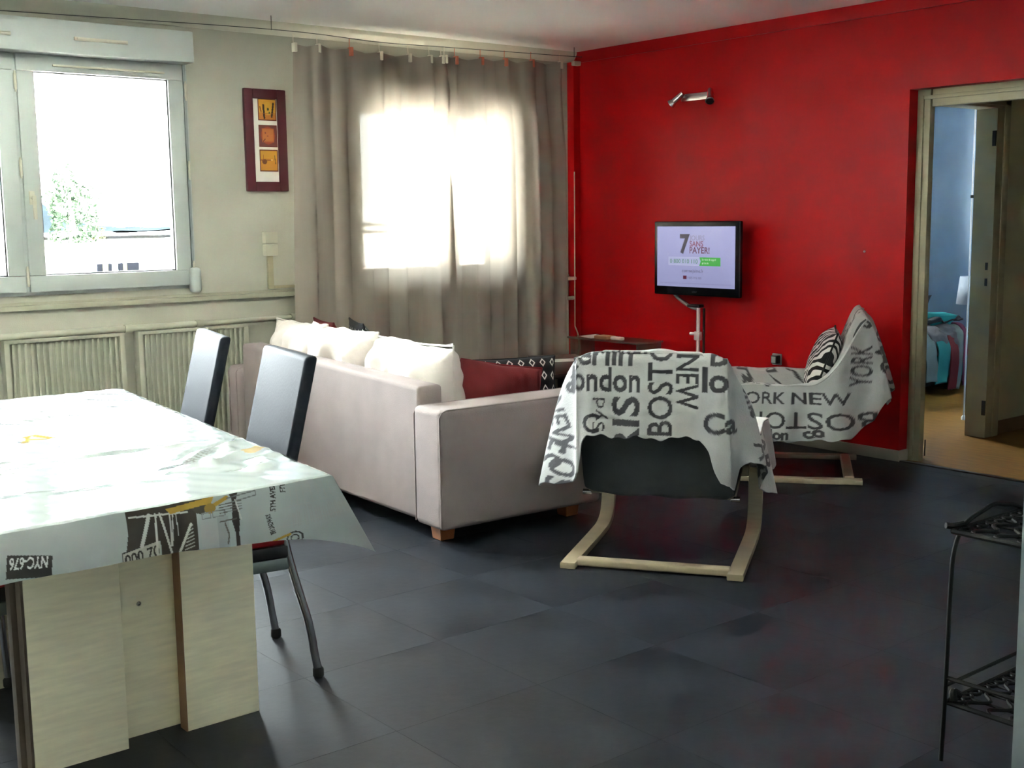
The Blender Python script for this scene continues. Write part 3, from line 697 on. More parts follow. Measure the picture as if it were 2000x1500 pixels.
MB().box(-.225, -.185, -.70, -.60, .5505, .572, bev=.008).build('body', M['paper'], t); MB().box(-.20, -.192, -.66, -.63, .572, .5745, bev=.001).build('button_pad', M['black'], t)

# coffee table
ct = thing('coffee_table', 'low dark wood coffee table between the sofa and the curtains', 'table', (-.93, -.80, 0))
MB().box(-1.33, -.52, -1.15, -.47, .425, .455, bev=.005).build('tabletop', M['darkwood'], ct)
for sx in (-1.29, -.56):
    for sy in (-1.11, -.51): MB().box(sx - .03, sx + .03, sy - .03, sy + .03, 0, .425, bev=.004).build('leg', M['darkwood'], ct)
MB().box(-1.28, -.57, -1.10, -.52, .16, .178, bev=.003).build('lower_shelf', M['darkwood'], ct)
bk = thing('book', 'closed dark brown book with pale pages on the dark coffee table', 'book', (-.75, -.65, .456), R(-24))
MB().box(-.16, .16, -.10, .10, .0, .004, bev=.001).box(-.16, .16, -.10, .10, .024, .028, bev=.001).build('cover', M['bookcover'], bk, local=True)
MB().box(-.163, .15, -.095, .095, .004, .024).build('pages', M['paper'], bk, local=True)

# ================================================================== SOFA
sf = thing('sofa', 'long beige suede three-seat sofa seen from behind on wooden feet', 'sofa', (-2.90, -2.22, 0), R(-2.5))
def slope(v):     # the back rises a little towards the window end
    return (v.x, v.y, v.z + max(0, (v.z - .07) / .6) * .052 * max(0, v.y) / 1.75)
mb = MB().box(0, .125, .004, 1.806, .07, .657, bev=.022, seg=3, xf=slope)
mb.build('back_panel', M['sofa'], sf, local=True)
for (a, b, nm) in ((-.215, -.002, 'armrest'), (1.812, 1.925, 'armrest')):
    arm = MB().box(-.035, .84, a, b, .07, .583, bev=.030, seg=4).build(nm, M['sofa'], sf, local=True)
    pi = MB()
    for yy in (a + .008, b - .008):
        pi.tube([(-.034, yy, .085), (-.034, yy, .55), (-.020, yy, .572), (.0, yy, .580), (.80, yy, .580), (.834, yy, .56)], .0035, 6)
    pi.build('piping', M['sofa'], arm, local=True)
MB().box(.10, .83, 0, 1.81, .07, .285, bev=.02, seg=2).build('seat_base', M['sofa'], sf, local=True)
for k in range(3):
    y0 = .005 + k * .602
    MB().box(.13, .85, y0, y0 + .597, .285, .425, bev=.035, seg=4).build('seat_cushion', M['sofa'], sf, local=True)
for lx, ly in ((.02, -.115), (.70, -.13), (.02, 1.80), (.70, 1.78)):
    bm = bmesh.new(); bmesh.ops.create_cone(bm, cap_ends=True, segments=4, radius1=.048, radius2=.058, depth=.072)
    bmesh.ops.rotate(bm, verts=bm.verts, matrix=Matrix.Rotation(R(45), 3, 'Z')); bmesh.ops.translate(bm, verts=bm.verts, vec=(lx + .04, ly + .04, .036))
    bmesh.ops.bevel(bm, geom=list(bm.edges), offset=.003, segments=1, affect='EDGES')
    MB().bm(bm).build('foot', M['oakleg'], sf, local=True)

def pillow_mesh(w, h, t, seed=0, lump=.012, n=44, pinch=.05):
    """soft cushion standing in the x-z plane, base at z=0"""
    u, v = np.meshgrid(np.linspace(-1, 1, n), np.linspace(-1, 1, n), indexing='ij'); sides = []
    for sg in (1, -1):
        prof_ = np.clip(1 - np.abs(u) ** 2.6, 0, 1) ** .55 * np.clip(1 - np.abs(v) ** 2.6, 0, 1) ** .55
        x = u * w / 2 * (1 - pinch * (1 - np.abs(v)) ** 2 * 0 - pinch * (1 - v * v) * np.abs(u) ** 4)
        z = v * h / 2 * (1 - pinch * (1 - u * u) * np.abs(v) ** 4)
        y = sg * t / 2 * prof_
        for i in range(n):
            for j in range(n):
                q = mnoise.noise(Vector((x[i, j] * 7 + seed * 9.1, z[i, j] * 7, sg * 3.3))); q2 = mnoise.noise(Vector((x[i, j] * 22 + seed, z[i, j] * 15, sg * 2.0)))
                y[i, j] += (q * lump * 1.6 + q2 * lump * .5) * prof_[i, j]; z[i, j] += q * lump * .6; x[i, j] += q2 * lump * .25
        sides.append(np.stack([x, y, z + h / 2], -1))
    uv = np.stack([u * w / 2, v * h / 2], -1)
    mb = MB(); mb.grid(sides[0], uv=uv); mb.grid(sides[1], uv=uv); return mb
def seam(w, h, pinch, r=.005):
    k = np.linspace(-1, 1, 26); e = []
    for v in k: e.append((w / 2 * (1 - pinch * (1 - v * v)), 0, v * h / 2 + h / 2))
    for u in k[::-1]: e.append((u * w / 2, 0, h + -h / 2 * pinch * (1 - u * u)))
    for v in k[::-1]: e.append((-w / 2 * (1 - pinch * (1 - v * v)), 0, v * h / 2 + h / 2))
    for u in k: e.append((u * w / 2, 0, h / 2 * pinch * (1 - u * u)))
    return MB().tube(e, r, 6, cap=False)
def cushion(name, label, w, h, t, loc, rot, m, seed, group=None, pinch=.05, lump=.012, piping=True):
    o = thing(name, label, 'cushion', loc, 0, group); o.rotation_euler = rot
    b = pillow_mesh(w, h, t, seed, lump, pinch=pinch).build('cover', m, o, local=True, sharp=180)
    if piping: seam(w, h, pinch).build('piping', m, o, local=True)
    return o
sa = R(-2.5); cs_, sn_ = math.cos(sa), math.sin(sa)
def sofa_at(x, y, z): return (-2.90 + x * cs_ - y * sn_, -2.22 + x * sn_ + y * cs_, z)
for k, (yy, w, tl, lab) in enumerate(((.44, .70, 13, 'cream back cushion on the sofa, nearest the near armrest'), (1.08, .68, 11, 'cream back cushion in the middle of the sofa'), (1.56, .60, 8, 'cream back cushion at the far window end of the sofa'))):
    cushion('back_cushion', lab, w, (.385, .40, .405)[k], .27, sofa_at(.270, yy, .425), (R(-4), 0, R(90 - 2.5)), M['cush'], 3 + k, 'cream back cushions of the sofa', pinch=.06, lump=.036)
cushion('scatter_cushion', 'dark red cushion leaning in the sofa corner by the near armrest', .46, .275, .13, (-2.30, -2.02, .415), (R(-10), R(10), R(-6)), M['redfab'], 21, 'red cushions on the sofa')
cushion('scatter_cushion', 'black cushion with white diamonds leaning inside the near armrest', .56, .27, .13, (-2.14, -1.86, .420), (R(-14), R(0), R(-22)), M['diamond'], 25, 'black diamond cushions on the sofa', lump=.006)
cushion('scatter_cushion', 'dark red cushion at the far end of the sofa, mostly hidden', .42, .40, .12, sofa_at(.55, 1.72, .418), (R(-12), 0, R(75)), M['redfab'], 27, 'red cushions on the sofa')
cushion('scatter_cushion', 'black cushion with white diamonds at the far end of the sofa', .44, .42, .12, sofa_at(.58, 1.36, .418), (R(-14), 0, R(68)), M['diamond'], 29, 'black diamond cushions on the sofa')

# ================================================================== LOUNGE CHAIRS under printed blankets
def lounge(loc, a, label):
    t = thing('lounge_chair', label, 'armchair', loc, a - R(90), 'bentwood lounge chairs')
    for sgn in (-1, 1):
        xx = sgn * .325
        pts = spline([(xx, -.03, .014), (xx, .20, .013), (xx, .48, .013), (xx, .62, .020), (xx, .70, .06), (xx, .735, .16), (xx, .745, .30), (xx, .725, .40), (xx, .66, .455), (xx, .52, .472), (xx, .16, .478)], 5)
        MB().strip(pts, (.062, 0, 0), .024).build('side_frame', M['birch'], t, local=True)
    MB().box(-.30, .30, .008, .060, .004, .034, bev=.008, seg=3).build('crossbar', M['birch'], t, local=True)
    MB().box(-.30, .30, .690, .715, .25, .30, bev=.006).build('front_rail', M['birch'], t, local=True)
    for sgn in (-1, 1):
        pts = spline([(sgn * .27, -.02, .80), (sgn * .27, .06, .56), (sgn * .27, .15, .34), (sgn * .27, .22, .265), (sgn * .27, .34, .265), (sgn * .27, .62, .36), (sgn * .27, .72, .385)], 6)
        MB().strip(pts, (.04, 0, 0), .020).build('seat_rail', M['birch'], t, local=True)
        MB().tube([(sgn * .30, .10, .46), (sgn * .26, .10, .46)], .010, 10).build('bolt', M['chrome'], t, local=True)
        MB().tube([(sgn * .315, .20, .262), (sgn * .28, .20, .262)], .011, 10).build('bolt', M['chrome'], t, local=True)
    # cushion pad, back and seat in one bent mattress
    cl = spline([(-.030, .835), (.02, .66), (.075, .48), (.125, .33), (.175, .285), (.26, .290), (.45, .345), (.64, .40)], 7)
    n = len(cl); xs = np.linspace(-1, 1, 21); th = .045; P = []
    for sg in (1, -1):
        G = np.zeros((n, 21, 3))
        for i, (f, z) in enumerate(cl):
            a_, b_ = cl[max(i - 1, 0)], cl[min(i + 1, n - 1)]; tx = np.array(b_) - np.array(a_); tx /= np.linalg.norm(tx); nn = np.array([-tx[1], tx[0]])
            e = min(1, (min(i, n - 1 - i) / 4)) ** .5
            for j, q in enumerate(xs):
                k = sg * th * max(.0, (1 - abs(q) ** 6)) ** .5 * e
                k2 = .5 if sg < 0 else 1
                # sagging seams across the pad
                G[i, j] = (q * .295, f + nn[0] * k * k2, z + nn[1] * k * k2 - .004 * math.sin(q * 9 + i * .2))
        P.append(G)
    mb = MB(); mb.grid(P[0]); mb.grid(P[1]); mb.build('seat_pad', M['pad'], t, local=True, sharp=180)
    return t
AA, OA = R(34), (-2.543, -3.251, 0)
AB, OB = R(127.7), (-.40, -2.66, 0)
la = lounge(OA, AA, 'pale bentwood lounge chair seen from behind, nearest the camera')
lb = dup(la, OB, AB - R(90), 'pale bentwood lounge chair seen side on against the red wall')

def blanket(name, label, loc, a, hw, hem, out, seed, paint, lowf, ztop=.862, arm=.502, rear=.009, flank=.034):
    """printed fleece thrown over a lounge chair: a rear-and-side skirt that hangs from the top edge and the arms, and the inside"""
    Q = hw + .66; step = .0042; rg = np.random.default_rng(seed)
    q = np.linspace(-Q, Q, int(2 * Q / step)); s = np.maximum(np.abs(q) - hw, 0); sg = np.sign(q)
    n = 104; w = np.linspace(0, 1, n)
    k = sstep(0, .25, s) ** .75                              # falls from the top corner down to the arm
    tx = np.where(s > 0, sg * (hw + .088 * sstep(0, .14, s)), q)
    tf = -.045 + np.where(s > 0, np.where(s < .25, .30 * (s / .25) ** 1.3, .05 + s), 0.0) * 1.0
    tf = np.where(s >= .25, .255 + (s - .25) * 1.13, tf)
    tz = ztop + (arm - ztop) * k - .020 * np.exp(-((np.abs(q) - hw) / .035) ** 2) + .003 * np.sin(q * 31)
    hz = np.interp(q, [h[0] for h in hem], [h[1] for h in hem]); o_ = np.interp(q, [h[0] for h in out], [h[1] for h in out]); lf = np.interp(q, [h[0] for h in lowf], [h[1] for h in lowf])
    hz = hz + .006 * np.sin(q * 40 + seed) + .004 * np.sin(q * 97)
    ph = [(rg.uniform(16, 44), rg.uniform(0, 6.28)) for _ in range(4)]
    fold = sum(np.sin(f_ * q + p_) for f_, p_ in ph) / 4
    famp = rear + flank * sstep(-.05, .06, np.abs(q) - hw + .03)
    P = np.zeros((len(q), n, 3))
    for j, t in enumerate(w):                                # t = 0 hem, 1 top edge
        d = 1 - t; b = d ** .8
        z = tz * t + hz * d
        x = tx + sg * o_ * b * (s > 0) + 0
        f = tf * (1 - b) + lf * b
        # the normal of the skirt: sideways at the flanks, rearwards at the back
        cw_ = sstep(-.05, .04, np.abs(q) - hw)
        am = famp * (.25 + .75 * b)
        x = x + sg * cw_ * fold * am; f = f - (1 - cw_) * fold * am
        rnd = np.clip(1 - d * 9, 0, 1) ** 2
        z = z - 0.0; f = f + (1 - cw_) * rnd * .018
        P[:, j] = np.stack([x, f, z], -1)
    u = np.repeat(q[:, None], n, 1); cv = Canvas(u, P[..., 2], (.375, .372, .365)); paint(cv, 'skirt')
    mb = MB().grid(P, cv.c)
    # inside: from the top edge down the backrest, along the seat, up to the arms at either side
    ne, ni = 110, 150; idx_r = np.searchsorted(q, hw + np.linspace(0, .655, ne)); idx_l = len(q) - 1 - idx_r
    ctr = spline([(-.045, ztop), (.01, ztop - .02), (.085, .66), (.15, .46), (.21, .385), (.32, .372), (.50, .40), (.70, .44)], 12)
    cl = np.array(ctr); dd = np.r_[0, np.cumsum(np.hypot(*np.diff(cl, axis=0).T))]; ss = np.linspace(0, dd[-1], ne)
    cf, cz = np.interp(ss, dd, cl[:, 0]), np.interp(ss, dd, cl[:, 1])
    A = np.linspace(-1, 1, ni); G = np.zeros((ne, ni, 3)); U = np.zeros((ne, ni)); V = np.zeros((ne, ni))
    for i in range(ne):
        L, Rr = P[idx_l[i], -1], P[min(idx_r[i], len(q) - 1), -1]
        for j, a_ in enumerate(A):
            E = Rr if a_ > 0 else L; e = float(sstep(.60, .80, abs(a_))) if i > 0 else 0
            x = L[0] + (Rr[0] - L[0]) * (a_ + 1) / 2
            nz_ = .010 * mnoise.noise(Vector((x * 9, ss[i] * 6, seed))) * (1 - abs(a_) ** 6) * (i > 2)
            G[i, j] = (x, cf[i] + (E[1] - cf[i]) * e, cz[i] + (E[2] - cz[i]) * e + nz_ * 1.8); U[i, j] = x; V[i, j] = ss[i]
    # first row follows the top edge exactly
    mid = (np.abs(q) <= hw); G[0, :, 0] = np.interp(A, np.linspace(-1, 1, mid.sum()), P[mid, -1, 0]); G[0, :, 1] = np.interp(A, np.linspace(-1, 1, mid.sum()), P[mid, -1, 1]); G[0, :, 2] = np.interp(A, np.linspace(-1, 1, mid.sum()), P[mid, -1, 2])
    cv2 = Canvas(U, V, (.375, .372, .365)); paint(cv2, 'inside'); mb.grid(G, cv2.c)
    # front flap
    F = np.zeros((ni, 24, 3)); top = G[-1]
    for j, t in enumerate(np.linspace(0, 1, 24)):
        F[:, j] = top; F[:, j, 2] -= t * (.20 + .02 * np.sin(A * 9)); F[:, j, 1] += .03 * np.sin(t * 1.6) + .012 * np.sin(A * 14) * t
    cv3 = Canvas(F[..., 0], F[..., 2], (.375, .372, .365)); paint(cv3, 'front'); mb.grid(F, cv3.c)
    o = mb.build(name, M['blanket'], sharp=180); o.location = loc; o.rotation_euler = (0, 0, a - R(90))
    md = o.modifiers.new('thickness', 'SOLIDIFY'); md.thickness = .006; md.offset = -1
    tag(o, label, 'blanket', 'printed city-name blankets'); return o
INK = (.045, .043, .048)
CITY = ['BERLIN', 'london', 'PARIS', 'BOSTON', 'NEW YORK', 'SYDNEY', 'roma', 'MADRID', 'TOKYO']
def scatter(cv, seed, u0, u1, v0, v1, n):
    g = random.Random(seed)
    for k in range(n):
        cv.text(g.choice(CITY), g.uniform(u0, u1), g.uniform(v0, v1), g.choice((.055, .075, .095)), g.choice((0, 90, -90, 180, 0, 90)), INK, g.choice((0, .03, .05)))
UA = lambda u: (u - 1273) / 512.0
ZA = lambda v: .862 - (v - 690) / 505.0
def paint_a(cv, part):
    if part == 'inside': scatter(cv, 5, -.3, .2, 0, 1.0, 14); return
    if part == 'front': scatter(cv, 6, -.3, .2, .2, .4, 4); return
    K = INK; h = lambda px: px / 505.0
    cv.text('Berlin', UA(1096), ZA(714), h(46), 0, K, .028, width=.282)
    cv.text('london', UA(1108), ZA(764), h(45), 0, K, .028, width=.290)
    cv.text('PARIS', UA(1254), ZA(990), h(52), 90, K, .02, width=h(217))
    cv.text('BOSTON', UA(1318), ZA(846), h(46), 90, K, .012, width=h(228))
    cv.text('NEW', UA(1326), ZA(693), h(42), -90, K, .015, width=h(102))
    cv.text('Syd', UA(1186), ZA(842), h(24), 90, K, -.005, width=h(64))
    cv.text('lo', UA(1375), ZA(760), h(45), 0, K, .028); cv.text('B', UA(1389), ZA(711), h(42), 0, K, .025)
    cv.text('Ca', UA(1378), ZA(838), h(38), 0, K, .03)
    cv.text('C', UA(1142), ZA(845), h(36), 0, K, .025)
    # flanks
    for (t, x, z, hh, r_, b_) in (('NEW', -.42, .66, .065, -70, .02), ('k', -.33, .76, .07, -40, .03), ('ES', -.41, .52, .09, -100, .012), ('SO', -.52, .50, .10, -90, .01), ('YORK', -.64, .52, .09, -90, .02), ('o', -.345, .70, .06, 0, .05), ('os', -.36, .44, .10, -95, .01),
                                  ('Rome', .36, .78, .05, -80, .05), ('CAN', .42, .66, .06, -75, .02), ('AY', .385, .52, .07, -80, .02), ('GOD', .47, .58, .07, -85, .04), ('PAR', .55, .55, .075, -90, .03), ('SO', .42, .44, .06, -90, .04), ('YORK', .66, .52, .075, -90, .02)):
        cv.text(t, x, z, hh, r_, K, b_)
ba = blanket('printed_blanket', 'grey blanket with black city names draped over the near lounge chair back', OA, AA, .285,
             [(-.95, .34), (-.75, .36), (-.62, .40), (-.50, .36), (-.42, .31), (-.35, .325), (-.312, .345), (-.285, .40), (-.262, .52), (-.24, .54), (0, .54), (.19, .548), (.228, .50), (.248, .43), (.268, .375), (.305, .355), (.33, .43), (.37, .46), (.44, .40), (.52, .315), (.60, .26), (.70, .27), (.95, .30)],
             [(-.95, .02), (-.60, .075), (-.45, .085), (-.35, .05), (-.31, .02), (-.285, .01), (.285, .01), (.33, .03), (.45, .05), (.60, .05), (.95, .02)],
             3, paint_a, [(-.95, .74), (-.60, .34), (-.45, .12), (-.33, -.01), (-.285, -.065), (.285, -.065), (.33, -.02), (.45, .10), (.62, .34), (.95, .74)])
def paint_b(cv, part):
    K = INK
    if part == 'inside': scatter(cv, 15, -.3, .2, 0, 1.0, 16); cv.text('YORK', -.20, .85, .08, 90, K, .02); cv.text('PARIS', .05, .12, .07, 0, K, 0); return
    if part == 'front': scatter(cv, 16, -.3, .2, .2, .4, 4); return
    # left flank as the camera sees it: q runs from -.95 (front) to -.285 (rear corner)
    cv.text('YORK NEW', -.86, .415, .060, 0, K, .012, width=.46)
    cv.text('BOSTON', -.33, .372, .085, 180, K, .008, width=.47)
    cv.text('london', -.80, .235, .05, 0, K, .04); cv.text('co', -.55, .235, .05, 20, K, .05); cv.text('BER', -.93, .34, .07, -80, K, .02)
    cv.text('YORK', -.335, .50, .070, 84, K, .012, width=.21); cv.text('OA', -.22, .56, .075, 95, K, .02)
    cv.text('o', -.335, .80, .055, 0, K, .05); cv.text('ROMA', -.10, .42, .09, 90, K, .02); cv.text('london', .0, .60, .08, 0, K, .05); cv.text('BOSTON', .22, .36, .09, 90, K, .012)
    scatter(cv, 17, .3, .9, .2, .6, 9)
bb = blanket('printed_blanket', 'grey blanket with black city names draped over the lounge chair by the red wall', OB, AB, .285,
             [(-.95, .225), (-.75, .215), (-.60, .225), (-.48, .230), (-.41, .25), (-.34, .33), (-.29, .445), (-.22, .475), (-.12, .475), (-.06, .44), (.0, .36), (.10, .42), (.22, .38), (.30, .34), (.45, .32), (.95, .26)],
             [(-.95, .015), (-.60, .02), (-.45, .02), (-.285, .0), (.285, .02), (.95, .03)],
             9, paint_b, [(-.95, .72), (-.60, .34), (-.45, .10), (-.35, -.07), (-.285, -.15), (-.1, -.175), (.1, -.175), (.285, -.12), (.45, .06), (.95, .72)], rear=.030, flank=.012)
zc = thing('zebra_cushion', 'zebra striped black and white cushion on the lounge chair by the red wall', 'cushion', (0, 0, 0))
ax = np.array([math.cos(AB), math.sin(AB)]); bx = np.array([math.sin(AB), -math.cos(AB)])
pos = np.array(OB[:2]) + ax * .235 + bx * -.03; zc.location = (pos[0], pos[1], .405); zc.rotation_euler = (R(20), 0, AB - R(90))
pillow_mesh(.46, .38, .15, 41, .008).build('cover', M['zebra'], zc, local=True, sharp=180); seam(.46, .38, .05, .005).build('piping', M['zebra'], zc, local=True)

# ================================================================== DINING CHAIRS
def dining_chair(loc, fwd, label):
    t = thing('dining_chair', label, 'chair', loc, fwd - R(90), 'dining chairs around the table')
    # local: +y forward, rear legs at y = -.24
    def lean(v): return (v.x, v.y - (v.z - .47) * .24, v.z)
    MB().box(-.205, .205, -.150, -.112, .47, .975, bev=.014, seg=3, xf=lean).build('backrest', M['leather'], t, local=True)
    MB().box(-.21, .21, -.15, .24, .424, .474, bev=.016, seg=3).build('seat', M['redleather'], t, local=True)
    MB().box(-.212, .212, -.155, .245, .388, .425, bev=.008).build('seat_skirt', M['black'], t, local=True)
    fr = MB()
    for sx in (-.205, .205): fr.box(sx - .010, sx + .010, -.15, .24, .352, .388, bev=.004)
    for sy in (-.15, .235): fr.box(-.205, .205, sy - .010, sy + .010, .352, .388, bev=.004)
    fr.build('seat_rail', M['steel'], t, local=True)
    for sx in (-1, 1):
        lg = MB().tube(spline([(sx * .195, -.148, .45), (sx * .197, -.158, .39), (sx * .199, -.182, .29), (sx * .201, -.206, .20), (sx * .202, -.218, .14), (sx * .202, -.226, .08), (sx * .202, -.236, .02)], 6), .0125, 12).build('leg', M['chrome'], t, local=True)
        MB().lathe([(.013, 0), (.017, .006), (.017, .026), (.013, .032)], sx * .202, -.236, 12).build('foot_cap', M['rubber'], lg, local=True)
        lg = MB().tube(spline([(sx * .195, .225, .40), (sx * .20, .24, .28), (sx * .203, .25, .12), (sx * .203, .255, .02)], 6), .0125, 12).build('leg', M['chrome'], t, local=True)
        MB().lathe([(.013, 0), (.017, .006), (.017, .026), (.013, .032)], sx * .203, .255, 12).build('foot_cap', M['rubber'], lg, local=True)
        MB().tube([(sx * .195, -.150, .44), (sx * .195, -.145, .60)], .010, 8).build('back_post', M['steel'], t, local=True)
    return t
def chair_loc(near, far, fwd):       # from the two rear feet
    mx, my = (near[0] + far[0]) / 2, (near[1] + far[1]) / 2
    return (mx + math.cos(fwd) * .236, my + math.sin(fwd) * .236, 0)
f1 = R(180 - 10)
c1 = dining_chair(chair_loc((-4.063, -3.339), (-3.992, -2.942), f1), f1, 'black leather dining chair with chrome legs, nearer one beside the sofa')
f2 = R(180 - 13)
c2 = dup(c1, chair_loc((-3.975, -2.60), (-3.885, -2.205), f2), f2 - R(90), 'black leather dining chair farther back, in front of the right radiator')
c3 = dup(c1, (-5.06, -3.00, 0), R(0) - R(90), 'dining chair at the left side of the table, only red seat edge showing')

# ================================================================== DINING TABLE
dt = thing('dining_table', 'pale oak dining table on panel pedestals under an oilcloth', 'table', (-4.63, -3.0, 0), 0)
def pedestal(y):
    MB().box(-4.935, -4.695, y, y + .040, 0, .715, bev=.002).build('leg_panel', [M['ply']], dt)
    MB().box(-4.715, -4.505, y + .062, y + .100, 0, .715, bev=.002).build('leg_panel', M['ply'], dt)
    MB().box(-4.531, -4.318, y, y + .040, 0, .715, bev=.002).build('leg_panel', M['ply'], dt)
    MB().box(-4.5345, -4.531, y - .0005, y + .0405, 0, .715).build('edge_strip', M['plyedge'], dt)
    MB().box(-4.942, -4.9355, y + .001, y + .040, 0, .715).build('edge_strip', M['darkedge'], dt)
    MB().box(-4.955, -4.915, y + .046, y + .080, 0, .715, bev=.002).build('leg_panel', M['darkedge'], dt)
pedestal(-3.452); pedestal(-2.80)
MB().lathe([(.004, 0), (.007, .003), (.005, .006), (.001, .008)], 0, 0, 12).build('screw_head', M['chrome'], dt, local=True)
sh_ = dt.children[-1]; sh_.rotation_euler = (R(90), 0, 0); sh_.location = (-4.625 + 4.63, -3.391 + 3.0, .365)
# tabletop follows the same four corners as the cloth
A_, B_, C_, D_ = np.array([-4.322, -3.906]), np.array([-4.112, -2.02]), np.array([-5.05, -1.985]), np.array([-5.225, -3.946])
tb = MB(); ins = lambda p, k=.018: tuple(p + (np.array([-4.66, -2.96]) - p) * k)
q4 = [ins(D_), ins(A_), ins(B_), ins(C_)]
tb.raw([(*p, .715) for p in q4] + [(*p, .748) for p in q4], [(3, 2, 1, 0), (4, 5, 6, 7), (0, 1, 5, 4), (1, 2, 6, 5), (2, 3, 7, 6), (3, 0, 4, 7)], smooth=False).build('tabletop', M['ply'], dt)

# oilcloth: wrinkled top, short hanging edge all round, flared corner
Zt = .7545
WHITE = (.38, .42, .43)
creases = [((-4.93, -2.73), (-4.34, -2.83), .0045, .010), ((-5.0, -3.18), (-4.375, -3.335), .0035, .010), ((-5.0, -3.24), (-4.40, -3.30), .003, .008), ((-5.0, -3.34), (-4.347, -3.308), .003, .007), ((-4.622, -3.63), (-4.25, -3.463), .0045, .010), ((-4.542, -3.50), (-4.223, -3.281), .003, .008),
           ((-4.52, -3.62), (-4.30, -3.35), .003, .010), ((-4.45, -3.75), (-4.30, -3.55), .005, .016), ((-5.1, -3.6), (-4.6, -3.70), .002, .012), ((-5.0, -2.45), (-4.3, -2.40), .002, .012)]
def topz(x, y):
    z = np.full(np.shape(x), Zt)
    for (x0, y0), (x1, y1), a, w in creases:
        dx, dy = x1 - x0, y1 - y0; L = math.hypot(dx, dy); t = ((x - x0) * dx + (y - y0) * dy) / L ** 2; d = ((x - x0) * -dy + (y - y0) * dx) / L
        env = sstep(-.05, .15, t) * sstep(1.05, .8, t)
        d = d + .012 * np.sin(t * 11 + x0 * 40)
        w = w * 1.7; a = a * 1.75
        z = z + a * env * np.exp(-(d / w) ** 2) - a * .45 * env * np.exp(-((d - 1.9 * w) / w) ** 2)
    z = z + .0007 * np.sin(x * 31 + y * 9) * np.sin(y * 21 - x * 7) + .0003 * np.sin(x * 83 + y * 55)
    return z
def bil(u, v): return (D_[None, None] * ((1 - u) * (1 - v))[..., None] + A_[None, None] * (u * (1 - v))[..., None] + B_[None, None] * (u * v)[..., None] + C_[None, None] * ((1 - u) * v)[..., None])
u, v = np.meshgrid(np.linspace(0, 1, 150), np.linspace(0, 1, 560), indexing='ij')
XY = bil(u, v); z = topz(XY[..., 0], XY[..., 1]); edge = np.minimum(np.minimum(u * 150, (1 - u) * 150), np.minimum(v * 560, (1 - v) * 560)); z = z - .004 * np.exp(-(edge / 1.6) ** 2)
DK, GY, OC = (.055, .052, .050), (.22, .23, .23), (.42, .27, .05)
cv = Canvas(XY[..., 0], XY[..., 1], WHITE)
cv.line([(-4.34, -3.50), (-4.22, -3.42)], .05, OC, .8); cv.line([(-4.30, -3.70), (-4.24, -3.60)], .05, DK, .5); cv.line([(-4.27, -3.82), (-4.285, -3.62)], .022, (.30, .26, .16)); cv.text('MANHATTAN', -4.60, -3.60, .03, 40, GY, .01); cv.text('5TH AVENUE', -4.70, -2.60, .05, 15, GY, .02)
cv.line([(-4.31, -3.86), (-4.29, -3.55)], .012, DK); cv.text('TAXI', -4.9, -3.0, .08, 20, OC, .04); cv.rect(-5.0, -2.5, -4.7, -2.25, GY, .5)
oc = MB().grid(np.concatenate([XY, z[..., None]], -1), cv.c)
# skirt, parameter p runs front edge D>A, right A>B, back B>C, left C>D
def skirt(p0, p1, nrm, n, m, drop, flare, tipL, tipR, paint=None):
    s = np.linspace(0, 1, n); p0, p1 = np.array(p0), np.array(p1); L = np.linalg.norm(p1 - p0); P = np.zeros((n, m, 3)); along = (p1 - p0) / L
    base = p0[None] + s[:, None] * (p1 - p0)[None]; zt = topz(base[:, 0], base[:, 1]) - .004
    dr = drop(s); el, er = np.exp(-(s * L / .075) ** 2), np.exp(-((1 - s) * L / .075) ** 2)
    for j, t in enumerate(np.linspace(0, 1, m)):
        fl = flare * (1 - np.exp(-t * 3)) + .004 * np.sin(s * L * 22 + 1) * t
        off = base + np.array(nrm)[None] * (fl + 0)[:, None]
        dz = dr * t
        for e, tip, pt in ((el, tipL, p0), (er, tipR, p1)):
            if tip is None: continue
            tv_ = np.array(tip); tgt = pt[None] + (tv_[:2] - pt)[None] * t
            off = off * (1 - e[:, None]) + tgt * e[:, None] * 1.0
            dz = dz * (1 - e) + (Zt - .004 - tv_[2]) * t * e
        cur = np.minimum(t * 12, 1)
        P[:, j, :2] = off; P[:, j, 2] = zt - dz
    cvs = Canvas(np.repeat((s * L)[:, None], m, 1), P[..., 2], WHITE)
    if paint: paint(cvs)
    oc.grid(P, cvs.c)
XE = lambda x: (x + 5.225)       # distance along the front edge
